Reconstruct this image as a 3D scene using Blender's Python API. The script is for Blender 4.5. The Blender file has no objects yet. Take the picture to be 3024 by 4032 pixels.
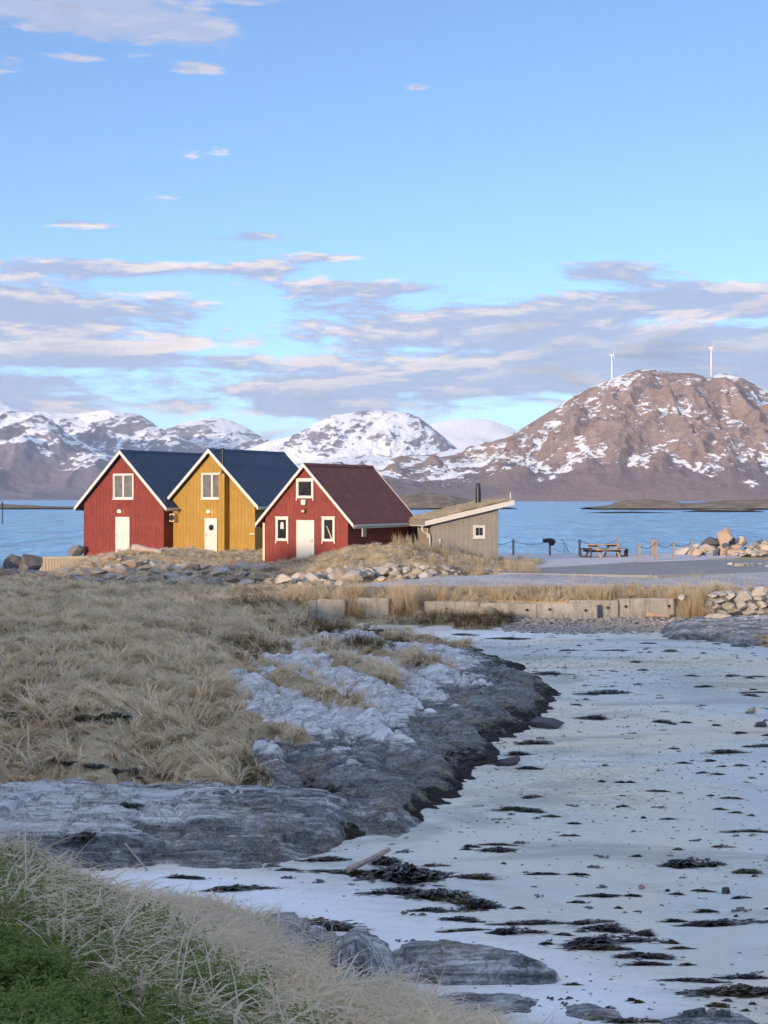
import bpy, bmesh, math, random
import numpy as np
from mathutils import Vector, Matrix, noise as mnoise

# ------------------------------------------------------------------ camera
SC = bpy.context.scene
COL = SC.collection
F, CX, HY, EYE = 6057.0, 1512.0, 1963.0, 6.0      # focal length and horizon in photo pixels, eye height above the sea
cam = bpy.data.cameras.new('camera')
camera = bpy.data.objects.new('camera', cam)
COL.objects.link(camera)
camera.location = (0, 0, EYE)
camera.rotation_euler = (math.radians(90), 0, 0)
cam.sensor_fit = 'VERTICAL'
cam.sensor_height = 24.0
cam.lens = F / 4032 * 24.0
cam.shift_y = -(2016 - HY) / 4032
cam.clip_start = 0.1
cam.clip_end = 60000
SC.camera = camera

# ------------------------------------------------------------------ sky, sun, exposure
SUN_AZ = math.radians(30)      # sun stands behind the camera, this far round to the left
SUN_EL = math.radians(7)
SUN_FROM = Vector((-math.sin(SUN_AZ) * math.cos(SUN_EL), -math.cos(SUN_AZ) * math.cos(SUN_EL), math.sin(SUN_EL)))
world = bpy.data.worlds.new('World')
SC.world = world
world.use_nodes = True
WN = world.node_tree
WN.nodes.clear()
def wn(t, **kw):
    n = WN.nodes.new(t)
    for k, v in kw.items():
        setattr(n, k, v)
    return n
def wl(a, b):
    WN.links.new(a, b)
def wmath(op, a, b=None, c=None, clamp=False):
    n = wn('ShaderNodeMath', operation=op, use_clamp=clamp)
    for i, v in enumerate((a, b, c)):
        if v is None:
            continue
        if isinstance(v, (int, float)):
            n.inputs[i].default_value = v
        else:
            wl(v, n.inputs[i])
    return n.outputs[0]
def build_world():
    out = wn('ShaderNodeOutputWorld')
    bg = wn('ShaderNodeBackground')
    bg.inputs['Strength'].default_value = 0.086
    wl(bg.outputs[0], out.inputs['Surface'])
    sky = wn('ShaderNodeTexSky', sky_type='NISHITA')
    sky.sun_disc = False
    sky.sun_elevation = SUN_EL
    sky.sun_rotation = math.atan2(SUN_FROM.x, SUN_FROM.y)
    sky.altitude = 0
    sky.air_density = 0.55
    sky.dust_density = 0.45
    sky.ozone_density = 2.2
    tc = wn('ShaderNodeTexCoord')
    sep = wn('ShaderNodeSeparateXYZ')
    wl(tc.outputs['Generated'], sep.inputs[0])
    x, y, z = sep.outputs
    el = wmath('ARCSINE', z)
    az = wmath('ARCTAN2', x, y)
    # clouds: streaky noise in azimuth / elevation, the same all round the sky
    e = el
    b = wn('ShaderNodeMapRange', interpolation_type='SMOOTHSTEP')       # more cloud low over the horizon, little above
    wl(e, b.inputs[0])
    b.inputs[1].default_value = math.radians(6.4)
    b.inputs[2].default_value = math.radians(11.0)
    b.inputs[3].default_value = 0.20
    b.inputs[4].default_value = -0.62
    b2 = wn('ShaderNodeMapRange', interpolation_type='SMOOTHSTEP')      # unseen cloud deck higher up, added to brighten the ambient light
    wl(e, b2.inputs[0])
    b2.inputs[1].default_value = math.radians(17)
    b2.inputs[2].default_value = math.radians(36)
    b2.inputs[3].default_value = 0.0
    b2.inputs[4].default_value = 1.15
    base = wmath('ADD', b.outputs[0], b2.outputs[0])
    for (px, py, sx, sy, amp) in CLOUDS:
        a0 = math.atan2(px - CX, F)
        e0 = math.atan2(HY - py, F)
        da = wmath('MULTIPLY_ADD', az, F / sx, -a0 * F / sx)
        de = wmath('MULTIPLY_ADD', e, F / sy, -e0 * F / sy)
        r2 = wmath('MULTIPLY_ADD', da, da, wmath('MULTIPLY', de, de))
        base = wmath('MULTIPLY_ADD', wmath('POWER', 2.718, wmath('MULTIPLY', r2, -1.0)), amp, base)
    def density(el_off):
        ee = wmath('ADD', el, el_off)
        comb = wn('ShaderNodeCombineXYZ')
        wl(x, comb.inputs[0])
        wl(y, comb.inputs[1])
        wl(wmath('MULTIPLY', ee, 4.6), comb.inputs[2])
        n1 = wn('ShaderNodeTexNoise', noise_dimensions='3D')
        n1.inputs['Scale'].default_value = 7.5
        n1.inputs['Detail'].default_value = 7.0
        n1.inputs['Roughness'].default_value = 0.68
        n1.inputs['Distortion'].default_value = 0.25
        wl(comb.outputs[0], n1.inputs['Vector'])
        return wmath('ADD', wmath('MULTIPLY_ADD', n1.outputs[0], 3.8, -1.95), base)
    d0 = density(0.0)
    d1 = density(math.radians(0.36))
    m = wn('ShaderNodeMapRange', interpolation_type='SMOOTHSTEP')
    wl(d0, m.inputs[0])
    m.inputs[1].default_value = -0.05
    m.inputs[2].default_value = 0.38
    m.inputs[4].default_value = 0.93
    lit = wn('ShaderNodeMapRange', interpolation_type='SMOOTHSTEP')
    wl(wmath('SUBTRACT', d0, d1), lit.inputs[0])
    lit.inputs[1].default_value = -0.05
    lit.inputs[2].default_value = 0.42
    thin = wn('ShaderNodeMapRange')
    wl(d0, thin.inputs[0])
    thin.inputs[1].default_value = 0.95
    thin.inputs[2].default_value = 0.15
    litf = wmath('MULTIPLY', lit.outputs[0], wmath('MULTIPLY_ADD', thin.outputs[0], 0.6, 0.4))
    under = wn('ShaderNodeMapRange', interpolation_type='SMOOTHSTEP')   # banks overhead show their shaded undersides
    wl(el, under.inputs[0])
    under.inputs[1].default_value = math.radians(12)
    under.inputs[2].default_value = math.radians(17)
    under.inputs[3].default_value = 1.0
    under.inputs[4].default_value = 0.25
    litf = wmath('MULTIPLY', litf, under.outputs[0])
    mixc = wn('ShaderNodeMix', data_type='RGBA')
    wl(litf, mixc.inputs['Factor'])
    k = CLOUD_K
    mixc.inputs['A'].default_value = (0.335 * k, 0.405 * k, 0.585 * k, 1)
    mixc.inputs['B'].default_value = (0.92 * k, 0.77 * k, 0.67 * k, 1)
    # clouds brightened overhead, out of view, to lift the ambient light; dimmer lower down
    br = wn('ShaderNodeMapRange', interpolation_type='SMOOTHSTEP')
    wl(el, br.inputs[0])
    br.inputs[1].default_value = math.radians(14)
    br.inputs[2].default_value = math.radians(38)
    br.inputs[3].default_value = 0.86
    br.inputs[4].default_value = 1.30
    mixs = wn('ShaderNodeVectorMath', operation='SCALE')
    wl(mixc.outputs['Result'], mixs.inputs[0])
    thick = wn('ShaderNodeMapRange', interpolation_type='SMOOTHSTEP')   # dense cloud is darker below
    wl(d0, thick.inputs[0])
    thick.inputs[1].default_value = 0.75
    thick.inputs[2].default_value = 1.45
    thick.inputs[3].default_value = 1.0
    thick.inputs[4].default_value = 0.58
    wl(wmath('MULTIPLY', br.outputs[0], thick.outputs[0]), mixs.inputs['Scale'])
    skyt = wn('ShaderNodeMix', data_type='RGBA', blend_type='MULTIPLY')
    skyt.inputs['Factor'].default_value = 1.0
    wl(sky.outputs[0], skyt.inputs['A'])
    skyt.inputs['B'].default_value = SKY_TINT
    mix = wn('ShaderNodeMix', data_type='RGBA')
    wl(m.outputs[0], mix.inputs['Factor'])
    wl(skyt.outputs['Result'], mix.inputs['A'])
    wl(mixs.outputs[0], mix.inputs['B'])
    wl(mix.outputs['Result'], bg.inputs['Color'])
SKY_TINT = (0.98, 0.95, 0.925, 1)
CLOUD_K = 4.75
#          px    py   half-w half-h amount
CLOUDS = [(60, -20, 620, 170, 1.75), (640, 130, 330, 90, 0.8), (1050, -10, 220, 50, 0.8), (760, 278, 120, 26, 0.65), (280, 265, 120, 22, 0.6), (30, 300, 110, 50, 0.7), (1640, 345, 60, 22, 0.55),
          (700, 780, 190, 26, 0.75), (720, 945, 260, 26, 0.75), (1270, 1015, 260, 30, 0.75), (1400, 1132, 300, 24, 0.55), (330, 1070, 480, 40, 0.65), (330, 900, 210, 24, 0.6), (1060, 930, 190, 26, 0.65), (1010, 1065, 220, 24, 0.6),
          (250, 1260, 480, 110, 0.65), (2000, 1260, 760, 110, 0.8), (2380, 1075, 170, 40, 0.7), (2750, 1180, 420, 50, 0.5), (2300, 1450, 900, 140, 0.65), (500, 1590, 900, 60, 0.4),
          (780, 1385, 300, 26, -0.55), (2750, 1283, 400, 26, -0.6), (900, 1668, 420, 32, -0.75), (1980, 1665, 240, 34, -0.6), (950, 1200, 150, 80, -0.6), (150, 1470, 350, 22, -0.5)]
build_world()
sun = bpy.data.lights.new('sun', 'SUN')
sun.energy = 1.55
sun.angle = math.radians(0.53)
sun.color = (1.0, 0.74, 0.50)
sun_ob = bpy.data.objects.new('sun', sun)
COL.objects.link(sun_ob)
sun_ob.rotation_euler = (-SUN_FROM).to_track_quat('-Z', 'Y').to_euler()
SC.view_settings.view_transform = 'Standard'
SC.view_settings.look = 'None'
SC.view_settings.gamma = 1.0
SC.view_settings.use_curve_mapping = False
SC.view_settings.exposure = 1.9
SC.cycles.use_denoising = True
SC.cycles.max_bounces = 4
SC.cycles.diffuse_bounces = 2
SC.cycles.adaptive_threshold = 0.03
world.cycles.sampling_method = 'MANUAL'
world.cycles.sample_map_resolution = 512
SC.cycles.volume_bounces = 0
SC.cycles.caustics_reflective = False
SC.cycles.caustics_refractive = False

# ------------------------------------------------------------------ helpers
RNG = np.random.default_rng(7)
random.seed(7)
def R(*a):
    return math.radians(*a)
def at(x, y, D=None, Z=None):
    """photo pixel + distance (or height) -> world point"""
    if D is None:
        D = (EYE - Z) * F / (y - HY)
    return Vector(((x - CX) * D / F, D, EYE - (y - HY) * D / F))
# --- gradient noise on arrays
_perm = np.random.default_rng(11).permutation(512).astype(np.int64)
_perm = np.concatenate([_perm, _perm, _perm])
_grad = np.array([(math.cos(a), math.sin(a)) for a in np.linspace(0, 2 * math.pi, 32, endpoint=False)])
def pn(x, y):
    x = np.asarray(x, float); y = np.asarray(y, float)
    xi = np.floor(x).astype(np.int64); yi = np.floor(y).astype(np.int64)
    xf = x - xi; yf = y - yi
    u = xf * xf * xf * (xf * (xf * 6 - 15) + 10); v = yf * yf * yf * (yf * (yf * 6 - 15) + 10)
    def g(ix, iy, dx, dy):
        h = _perm[(_perm[ix & 511] + iy) & 511] & 31
        q = _grad[h]
        return q[..., 0] * dx + q[..., 1] * dy
    a = g(xi, yi, xf, yf); b = g(xi + 1, yi, xf - 1, yf)
    c = g(xi, yi + 1, xf, yf - 1); d = g(xi + 1, yi + 1, xf - 1, yf - 1)
    return ((a + u * (b - a)) + v * ((c + u * (d - c)) - (a + u * (b - a)))) * 1.5
def fbm(x, y, o=5, rough=0.5, seed=0.0):
    s = 0; a = 1.0; t = 0
    for i in range(o):
        s = s + a * pn(x + seed * 17.3 + i * 5.1, y - seed * 9.7 + i * 3.3); t += a
        x = x * 2.03; y = y * 2.03; a *= rough
    return s / t
def ridged(x, y, o=5, rough=0.5, seed=0.0):
    s = 0; a = 1.0; t = 0; w = 1.0
    for i in range(o):
        n = 1 - np.abs(pn(x + seed * 13.1 + i * 7.7, y + seed * 4.9 - i * 2.1))
        n = n * n * w; w = np.clip(n * 1.6, 0, 1)
        s = s + a * n; t += a
        x = x * 2.07; y = y * 2.07; a *= rough
    return s / t
def sstep(a, b, x):
    t = np.clip((np.asarray(x, float) - a) / (b - a), 0, 1)
    return t * t * (3 - 2 * t)
class TPS:
    """taut sheet through scattered heights, in (X/D, ln D)"""
    def __init__(self, pts, lam=1e-3, flat=False):
        P = np.array([self.uv(p[0], p[1], flat) for p in pts], float)
        z = np.array([p[2] for p in pts], float)
        self.flat = flat
        n = len(P)
        d = np.linalg.norm(P[:, None] - P[None], axis=2)
        K = self.k(d) + lam * np.eye(n)
        Q = np.c_[np.ones(n), P]
        A = np.zeros((n + 3, n + 3)); A[:n, :n] = K; A[:n, n:] = Q; A[n:, :n] = Q.T
        s = np.linalg.solve(A, np.r_[z, np.zeros(3)])
        self.w, self.a, self.P = s[:n], s[n:], P
    @staticmethod
    def uv(x, y, flat):
        return (x, y) if flat else (x / y * 6, math.log(y) * 2)
    @staticmethod
    def k(r):
        return -np.sqrt(r * r + 0.02 ** 2)
    def __call__(self, X, Y):
        X = np.asarray(X, float); Y = np.asarray(Y, float)
        if self.flat:
            U, V = X, Y
        else:
            Ys = np.maximum(Y, 1.0)
            U, V = X / Ys * 6, np.log(Ys) * 2
        s = self.a[0] + self.a[1] * U + self.a[2] * V
        for (pu, pv), w in zip(self.P, self.w):
            s = s + w * self.k(np.hypot(U - pu, V - pv))
        return s
K = 3024 / 1659.0        # layout notes were taken on a 1659 px wide view
def sand_z0(Y):
    return 0.30 + 0.80 * np.clip((np.asarray(Y, float) - 16) / 46, -0.25, 1.06)
def cp(x, y, Z=None, D=None, off=0.0):
    """control point: view pixel with height, distance, or Z='s' for the sand level"""
    x *= K; y *= K
    if Z == 's':
        D = 40.0
        for _ in range(60):
            D = 0.5 * D + 0.5 * (EYE - float(sand_z0(D))) * F / (y - HY)
        p = at(x, y, D)
        return (p.x, p.y, float(sand_z0(D)) + off)
    p = at(x, y, D, Z)
    return (p.x, p.y, p.z)

# --- mesh / object helpers
def link(o, parent=None):
    COL.objects.link(o)
    if parent is not None:
        o.parent = parent
    return o
def tag(o, label=None, cat=None, group=None, kind=None):
    if label: o['label'] = label
    if cat: o['category'] = cat
    if group: o['group'] = group
    if kind: o['kind'] = kind
    return o
def empty(name, loc, rz=0.0, label=None, cat=None, group=None):
    o = bpy.data.objects.new(name, None)
    o.location = loc
    o.rotation_euler = (0, 0, rz)
    o.empty_display_size = 0.2
    link(o)
    return tag(o, label, cat, group)
def mesh_obj(name, V, Fc, material=None, parent=None, smooth=False):
    me = bpy.data.meshes.new(name)
    me.from_pydata([tuple(v) for v in V], [], [tuple(f) for f in Fc])
    me.update()
    if material: me.materials.append(material)
    if smooth:
        me.polygons.foreach_set('use_smooth', [True] * len(me.polygons))
    return link(bpy.data.objects.new(name, me), parent)
def grid_mesh(name, X, Y, Z, material, smooth=True, keep=None, attrs=None, parent=None):
    """a sheet from 2-D arrays; keep masks quads"""
    n, m = X.shape
    co = np.stack([X, Y, Z], -1).reshape(-1, 3)
    i = np.arange(n * m).reshape(n, m)
    q = np.stack([i[:-1, :-1], i[:-1, 1:], i[1:, 1:], i[1:, :-1]], -1).reshape(-1, 4)
    if keep is not None:
        q = q[keep.reshape(-1)]
        used = np.unique(q)
        remap = np.full(n * m, -1); remap[used] = np.arange(len(used))
        q = remap[q]; co = co[used]
    else:
        used = None
    me = bpy.data.meshes.new(name)
    me.vertices.add(len(co)); me.vertices.foreach_set('co', co.astype(np.float32).ravel())
    me.loops.add(q.size); me.loops.foreach_set('vertex_index', q.astype(np.int32).ravel())
    me.polygons.add(len(q)); me.polygons.foreach_set('loop_start', np.arange(0, q.size, 4, dtype=np.int32))
    me.polygons.foreach_set('loop_total', np.full(len(q), 4, dtype=np.int32))
    me.polygons.foreach_set('use_smooth', np.full(len(q), smooth))
    me.update(calc_edges=True)
    for k, v in (attrs or {}).items():
        a = me.attributes.new(k, 'FLOAT', 'POINT')
        v = np.asarray(v, np.float32).reshape(-1)
        a.data.foreach_set('value', v if used is None else v[used])
    if material: me.materials.append(material)
    return link(bpy.data.objects.new(name, me), parent)
class MB:
    """collects boxes, prisms and tubes into one mesh"""
    def __init__(s):
        s.V = []; s.F = []
    def raw(s, V, Fc):
        b = len(s.V); s.V += [tuple(v) for v in V]; s.F += [tuple(b + i for i in f) for f in Fc]
        return s
    def box(s, x0, x1, y0, y1, z0, z1):
        return s.raw([(x0, y0, z0), (x1, y0, z0), (x1, y1, z0), (x0, y1, z0), (x0, y0, z1), (x1, y0, z1), (x1, y1, z1), (x0, y1, z1)],
                     [(0, 3, 2, 1), (4, 5, 6, 7), (0, 1, 5, 4), (1, 2, 6, 5), (2, 3, 7, 6), (3, 0, 4, 7)])
    def prism(s, poly, d):
        """poly: ring of 3-D points, extruded by vector d"""
        n = len(poly); d = Vector(d)
        P = [Vector(p) for p in poly]
        Fc = [tuple(range(n))[::-1], tuple(range(n, 2 * n))]
        Fc += [(i, (i + 1) % n, n + (i + 1) % n, n + i) for i in range(n)]
        return s.raw(P + [p + d for p in P], Fc)
    def tube(s, pts, r, n=8, cap=True):
        pts = [Vector(p) for p in pts]
        rr = r if isinstance(r, (list, tuple)) else [r] * len(pts)
        V = []; up = Vector((0, 0, 1))
        for i, p in enumerate(pts):
            t = (pts[min(i + 1, len(pts) - 1)] - pts[max(i - 1, 0)]).normalized()
            a = t.cross(up)
            if a.length < 1e-3: a = t.cross(Vector((1, 0, 0)))
            a.normalize(); b = t.cross(a)
            V += [p + (a * math.cos(q) + b * math.sin(q)) * rr[i] for q in [2 * math.pi * k / n for k in range(n)]]
        Fc = [(i * n + k, i * n + (k + 1) % n, (i + 1) * n + (k + 1) % n, (i + 1) * n + k) for i in range(len(pts) - 1) for k in range(n)]
        if cap:
            Fc += [tuple(range(n))[::-1], tuple((len(pts) - 1) * n + k for k in range(n))]
        return s.raw(V, Fc)
    def build(s, name, m, parent=None, bevel=0.0, smooth=False):
        o = mesh_obj(name, s.V, s.F, m, parent)
        bm = bmesh.new(); bm.from_mesh(o.data)
        bmesh.ops.recalc_face_normals(bm, faces=bm.faces)
        bm.to_mesh(o.data); bm.free()
        if bevel:
            b = o.modifiers.new('bevel', 'BEVEL'); b.width = bevel; b.segments = 2; b.limit_method = 'ANGLE'
        if smooth:
            o.data.polygons.foreach_set('use_smooth', [True] * len(o.data.polygons))
        return o
def copy_tree(o, parent=None):
    c = o.copy()
    COL.objects.link(c)
    c.parent = parent
    for ch in list(o.children):
        copy_tree(ch, c)
    return c

# ------------------------------------------------------------------ materials
class NT:
    def __init__(s, name):
        s.m = bpy.data.materials.new(name); s.m.use_nodes = True
        s.t = s.m.node_tree; s.p = s.t.nodes['Principled BSDF']
        s.out = s.t.nodes['Material Output']
        s.geo = None
    def n(s, t, **kw):
        q = s.t.nodes.new(t)
        for k, v in kw.items(): setattr(q, k, v)
        return q
    def l(s, a, b): s.t.links.new(a, b)
    def val(s, v, sock):
        if isinstance(v, (int, float)): sock.default_value = v
        elif isinstance(v, (tuple, list)): sock.default_value = tuple(v) if len(v) != 3 or len(sock.default_value) == 3 else (*v, 1)
        else: s.l(v, sock)
    def math(s, op, a, b=0.0, c=None, clamp=False):
        q = s.n('ShaderNodeMath', operation=op, use_clamp=clamp)
        s.val(a, q.inputs[0]); s.val(b, q.inputs[1])
        if c is not None: s.val(c, q.inputs[2])
        return q.outputs[0]
    def pos(s, scale=(1, 1, 1), rot=(0, 0, 0), obj=False):
        mp = s.n('ShaderNodeMapping')
        mp.inputs['Scale'].default_value = scale; mp.inputs['Rotation'].default_value = rot
        if obj: s.l(s.n('ShaderNodeTexCoord').outputs['Object'], mp.inputs[0])
        else: s.l(s.n('ShaderNodeNewGeometry').outputs['Position'], mp.inputs[0])
        return mp.outputs[0]
    def xyz(s):
        q = s.n('ShaderNodeSeparateXYZ'); s.l(s.n('ShaderNodeNewGeometry').outputs['Position'], q.inputs[0])
        return q.outputs
    def normal_z(s):
        q = s.n('ShaderNodeSeparateXYZ'); s.l(s.n('ShaderNodeNewGeometry').outputs['Normal'], q.inputs[0])
        return q.outputs[2]
    def noise(s, vec, scale, detail=4, rough=0.55, dist=0.0):
        q = s.n('ShaderNodeTexNoise'); s.l(vec, q.inputs['Vector'])
        q.inputs['Scale'].default_value = scale; q.inputs['Detail'].default_value = detail
        q.inputs['Roughness'].default_value = rough; q.inputs['Distortion'].default_value = dist
        return q.outputs[0]
    def voro(s, vec, scale, feature='F1', out=0):
        q = s.n('ShaderNodeTexVoronoi', feature=feature); s.l(vec, q.inputs['Vector']); q.inputs['Scale'].default_value = scale
        return q.outputs[out]
    def ramp(s, v, stops, interp='LINEAR'):
        q = s.n('ShaderNodeValToRGB'); s.l(v, q.inputs[0]); e = q.color_ramp.elements; q.color_ramp.interpolation = interp
        while len(e) < len(stops): e.new(0.5)
        for i, (p, c) in enumerate(stops):
            e[i].position = p; e[i].color = (*c, 1) if len(c) == 3 else c
        return q.outputs[0]
    def step(s, v, a, b, lo=0.0, hi=1.0):
        q = s.n('ShaderNodeMapRange', interpolation_type='SMOOTHSTEP'); s.val(v, q.inputs[0])
        q.inputs[1].default_value = a; q.inputs[2].default_value = b; q.inputs[3].default_value = lo; q.inputs[4].default_value = hi
        return q.outputs[0]
    def mix(s, f, a, b, mode='MIX'):
        q = s.n('ShaderNodeMix', data_type='RGBA', blend_type=mode)
        s.val(f, q.inputs['Factor'])
        for k, v in (('A', a), ('B', b)):
            if isinstance(v, (tuple, list)): q.inputs[k].default_value = (*v[:3], 1)
            else: s.l(v, q.inputs[k])
        return q.outputs['Result']
    def attr(s, name, kind='GEOMETRY'):
        q = s.n('ShaderNodeAttribute', attribute_name=name, attribute_type=kind)
        return q.outputs['Fac']
    def rnd(s):
        return s.n('ShaderNodeObjectInfo').outputs['Random']
    def bump(s, h, strength=0.5, dist=0.02):
        q = s.n('ShaderNodeBump'); s.val(h, q.inputs['Height'])
        q.inputs['Strength'].default_value = strength; q.inputs['Distance'].default_value = dist
        s.l(q.outputs[0], s.p.inputs['Normal'])
    def done(s, color, rough=0.8, spec=0.3, metal=0.0):
        s.val(color if not isinstance(color, (tuple, list)) else (*color[:3], 1), s.p.inputs['Base Color'])
        s.val(rough, s.p.inputs['Roughness'])
        s.p.inputs['Specular IOR Level'].default_value = spec
        s.p.inputs['Metallic'].default_value = metal
        return s.m
def paint(name, c, rough=0.6, var=0.24, scale=3.0, grain=True, dirt=None):
    t = NT(name)
    v = t.pos((1, 1, 0.12), obj=True)
    n = t.noise(v, scale * 4, 5)
    n2 = t.noise(t.pos(obj=True), scale * 0.5, 4)
    f = t.math('ADD', t.math('MULTIPLY', n, 0.5), t.math('MULTIPLY', n2, 0.5))
    lo = tuple(x * (1 - var * 1.6) for x in c); hi = tuple(min(1, x * (1 + var) + 0.01 * var) for x in c)
    col = t.ramp(f, [(0.3, lo), (0.7, hi)])
    if dirt:
        z = t.n('ShaderNodeSeparateXYZ'); t.l(t.n('ShaderNodeTexCoord').outputs['Object'], z.inputs[0])
        e = t.math('ADD', z.outputs[2], t.math('MULTIPLY', n2, -1.1))
        col = t.mix(t.step(e, -0.35, 0.25, 0.55, 0.0), col, dirt)
    if grain: t.bump(n, 0.25, 0.004)
    return t.done(col, rough, 0.3)
M = {}
def simple(name, c, rough=0.7, spec=0.3, metal=0.0, var=0.15, scale=6.0):
    t = NT(name)
    n = t.noise(t.pos(obj=True), scale, 5)
    col = t.ramp(n, [(0.3, tuple(x * (1 - var) for x in c)), (0.7, tuple(min(1, x * (1 + var)) for x in c))])
    return t.done(col, rough, spec, metal)
def make_materials():
    M['red'] = paint('red wood paint', (0.200, 0.035, 0.027))
    M['red_b'] = paint('brick red wood paint', (0.208, 0.037, 0.029))
    M['yellow'] = paint('yellow wood paint', (0.345, 0.208, 0.042), var=0.14)
    M['grey'] = paint('grey wood stain', (0.27, 0.25, 0.222), var=0.14)
    M['white'] = paint('white paint', (0.58, 0.565, 0.535), var=0.05, rough=0.5)
    M['door_white'] = paint('door white paint', (0.58, 0.565, 0.535), var=0.06, rough=0.45)
    M['cream'] = paint('cream paint', (0.58, 0.49, 0.36), var=0.06)
    M['navy'] = None
    t = NT('navy sheet roof')
    n = t.noise(t.pos((0.6, 6, 1), obj=True), 1.6, 5)
    t.bump(t.noise(t.pos(obj=True), 30, 3), 0.1, 0.004)
    M['navy'] = t.done(t.ramp(n, [(0.35, (0.010, 0.030, 0.075)), (0.62, (0.014, 0.040, 0.095)), (0.78, (0.05, 0.085, 0.14))]), 0.5, 0.35)
    t = NT('brown red felt roof')
    n = t.noise(t.pos(obj=True), 1.5, 6, 0.65)
    t.bump(t.noise(t.pos(obj=True), 60, 3), 0.3, 0.004)
    M['brownroof'] = t.done(t.ramp(n, [(0.3, (0.15, 0.055, 0.045)), (0.7, (0.205, 0.08, 0.066))]), 0.85, 0.2)
    M['black'] = simple('black metal', (0.012, 0.013, 0.018), 0.45, 0.4)
    M['steel'] = simple('galvanised steel', (0.35, 0.36, 0.38), 0.4, 0.5, 0.6)
    M['glass'] = None
    t = NT('window glass'); t.p.inputs['Coat Weight'].default_value = 0.3
    M['glass'] = t.done(t.ramp(t.noise(t.pos((1, 1, 0.4), obj=True), 3, 3), [(0.35, (0.012, 0.013, 0.016)), (0.7, (0.03, 0.03, 0.034))]), 0.06, 0.5)
    M['curtain'] = simple('grey curtain behind glass', (0.13, 0.13, 0.125), 0.25, 0.5, var=0.3, scale=3)
    t = NT('lamp glow'); t.p.inputs['Emission Color'].default_value = (1, 0.72, 0.35, 1); t.p.inputs['Emission Strength'].default_value = 3.0
    M['glow'] = t.done((0.9, 0.8, 0.6), 0.4)
    M['brass'] = simple('brass fitting', (0.25, 0.12, 0.03), 0.4, 0.5, 0.5)
    # timber
    t = NT('weathered timber')
    n = t.noise(t.pos((1, 1, 0.1), obj=True), 12, 6, 0.65)
    M['timber'] = t.done(t.ramp(n, [(0.3, (0.17, 0.155, 0.14)), (0.7, (0.31, 0.29, 0.265))]), 0.85, 0.2)
    t = NT('driftwood')
    n = t.noise(t.pos((0.2, 2, 2), obj=True), 8, 6, 0.65)
    M['drift'] = t.done(t.ramp(n, [(0.3, (0.26, 0.21, 0.17)), (0.7, (0.50, 0.42, 0.35))]), 0.85, 0.2)
    t = NT('picnic table wood')
    n = t.noise(t.pos((0.3, 2, 2), obj=True), 10, 5)
    M['tablewood'] = t.done(t.ramp(n, [(0.3, (0.36, 0.22, 0.12)), (0.7, (0.55, 0.38, 0.24))]), 0.75, 0.25)
    M['darkwood'] = simple('dark stained wood', (0.03, 0.024, 0.022), 0.6, 0.3)
    M['rope'] = simple('grey rope', (0.06, 0.07, 0.08), 0.9, 0.1)
    # concrete
    t = NT('weathered concrete')
    p = t.pos()
    n = t.noise(p, 1.3, 7, 0.65); n2 = t.noise(p, 18, 4)
    col = t.ramp(t.math('ADD', t.math('MULTIPLY', n, 0.7), t.math('MULTIPLY', n2, 0.3)), [(0.3, (0.17, 0.16, 0.145)), (0.55, (0.30, 0.285, 0.26)), (0.75, (0.41, 0.385, 0.35))])
    st = t.step(t.noise(t.pos((3, 3, 0.25)), 2.0, 5, 0.7), 0.48, 0.66)
    col = t.mix(t.math('MULTIPLY', st, 0.65), col, (0.13, 0.125, 0.11))
    t.bump(n2, 0.4, 0.02)
    M['concrete'] = t.done(col, 0.9, 0.2)
    t = NT('pale concrete slab')
    n = t.noise(t.pos(), 0.8, 6, 0.65)
    M['slab'] = t.done(t.ramp(n, [(0.3, (0.44, 0.42, 0.43)), (0.7, (0.56, 0.54, 0.545))]), 0.85, 0.25)
    t = NT('asphalt')
    n = t.noise(t.pos(), 0.5, 6, 0.7); n2 = t.noise(t.pos(), 30, 2)
    M['asphalt'] = t.done(t.ramp(t.math('ADD', t.math('MULTIPLY', n, 0.6), t.math('MULTIPLY', n2, 0.4)), [(0.3, (0.20, 0.20, 0.195)), (0.7, (0.30, 0.295, 0.285))]), 0.9, 0.2)
    t = NT('gravel')
    p = t.pos()
    n = t.noise(p, 0.35, 6, 0.7); v = t.voro(p, 9, out=1)
    col = t.ramp(n, [(0.3, (0.27, 0.245, 0.225)), (0.55, (0.40, 0.37, 0.35)), (0.75, (0.49, 0.455, 0.44))])
    col = t.mix(0.35, col, v, 'OVERLAY')
    hs = t.n('ShaderNodeHueSaturation'); hs.inputs['Saturation'].default_value = 0.45; t.l(col, hs.inputs['Color'])
    t.bump(t.voro(p, 14), 0.6, 0.03)
    M['gravel'] = t.done(hs.outputs[0], 0.95, 0.15)
    # sand
    t = NT('white shell sand')
    p = t.pos()
    n = t.noise(p, 0.18, 6, 0.6, 0.6); n2 = t.noise(t.pos((1, 3, 1)), 1.6, 6, 0.7); n3 = t.noise(p, 45, 3)
    col = t.ramp(n, [(0.30, (0.44, 0.475, 0.47)), (0.44, (0.55, 0.59, 0.58)), (0.58, (0.61, 0.635, 0.595)), (0.75, (0.72, 0.745, 0.74))])
    pat = t.step(t.math('ADD', n2, t.math('MULTIPLY', n3, 0.15)), 0.58, 0.82)
    col = t.mix(t.math('MULTIPLY', pat, 0.35), col, (0.48, 0.46, 0.40))
    fl = t.step(t.noise(p, 16, 2, 0.8), 0.64, 0.72)
    col = t.mix(t.math('MULTIPLY', fl, 0.5), col, (0.86, 0.84, 0.80))
    fd = t.step(t.noise(t.pos((1, 1.6, 1)), 11, 3, 0.8), 0.66, 0.73)
    col = t.mix(t.math('MULTIPLY', fd, 0.22), col, (0.30, 0.28, 0.23))
    lg = t.noise(p, 0.075, 5, 0.6, 0.8)
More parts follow.
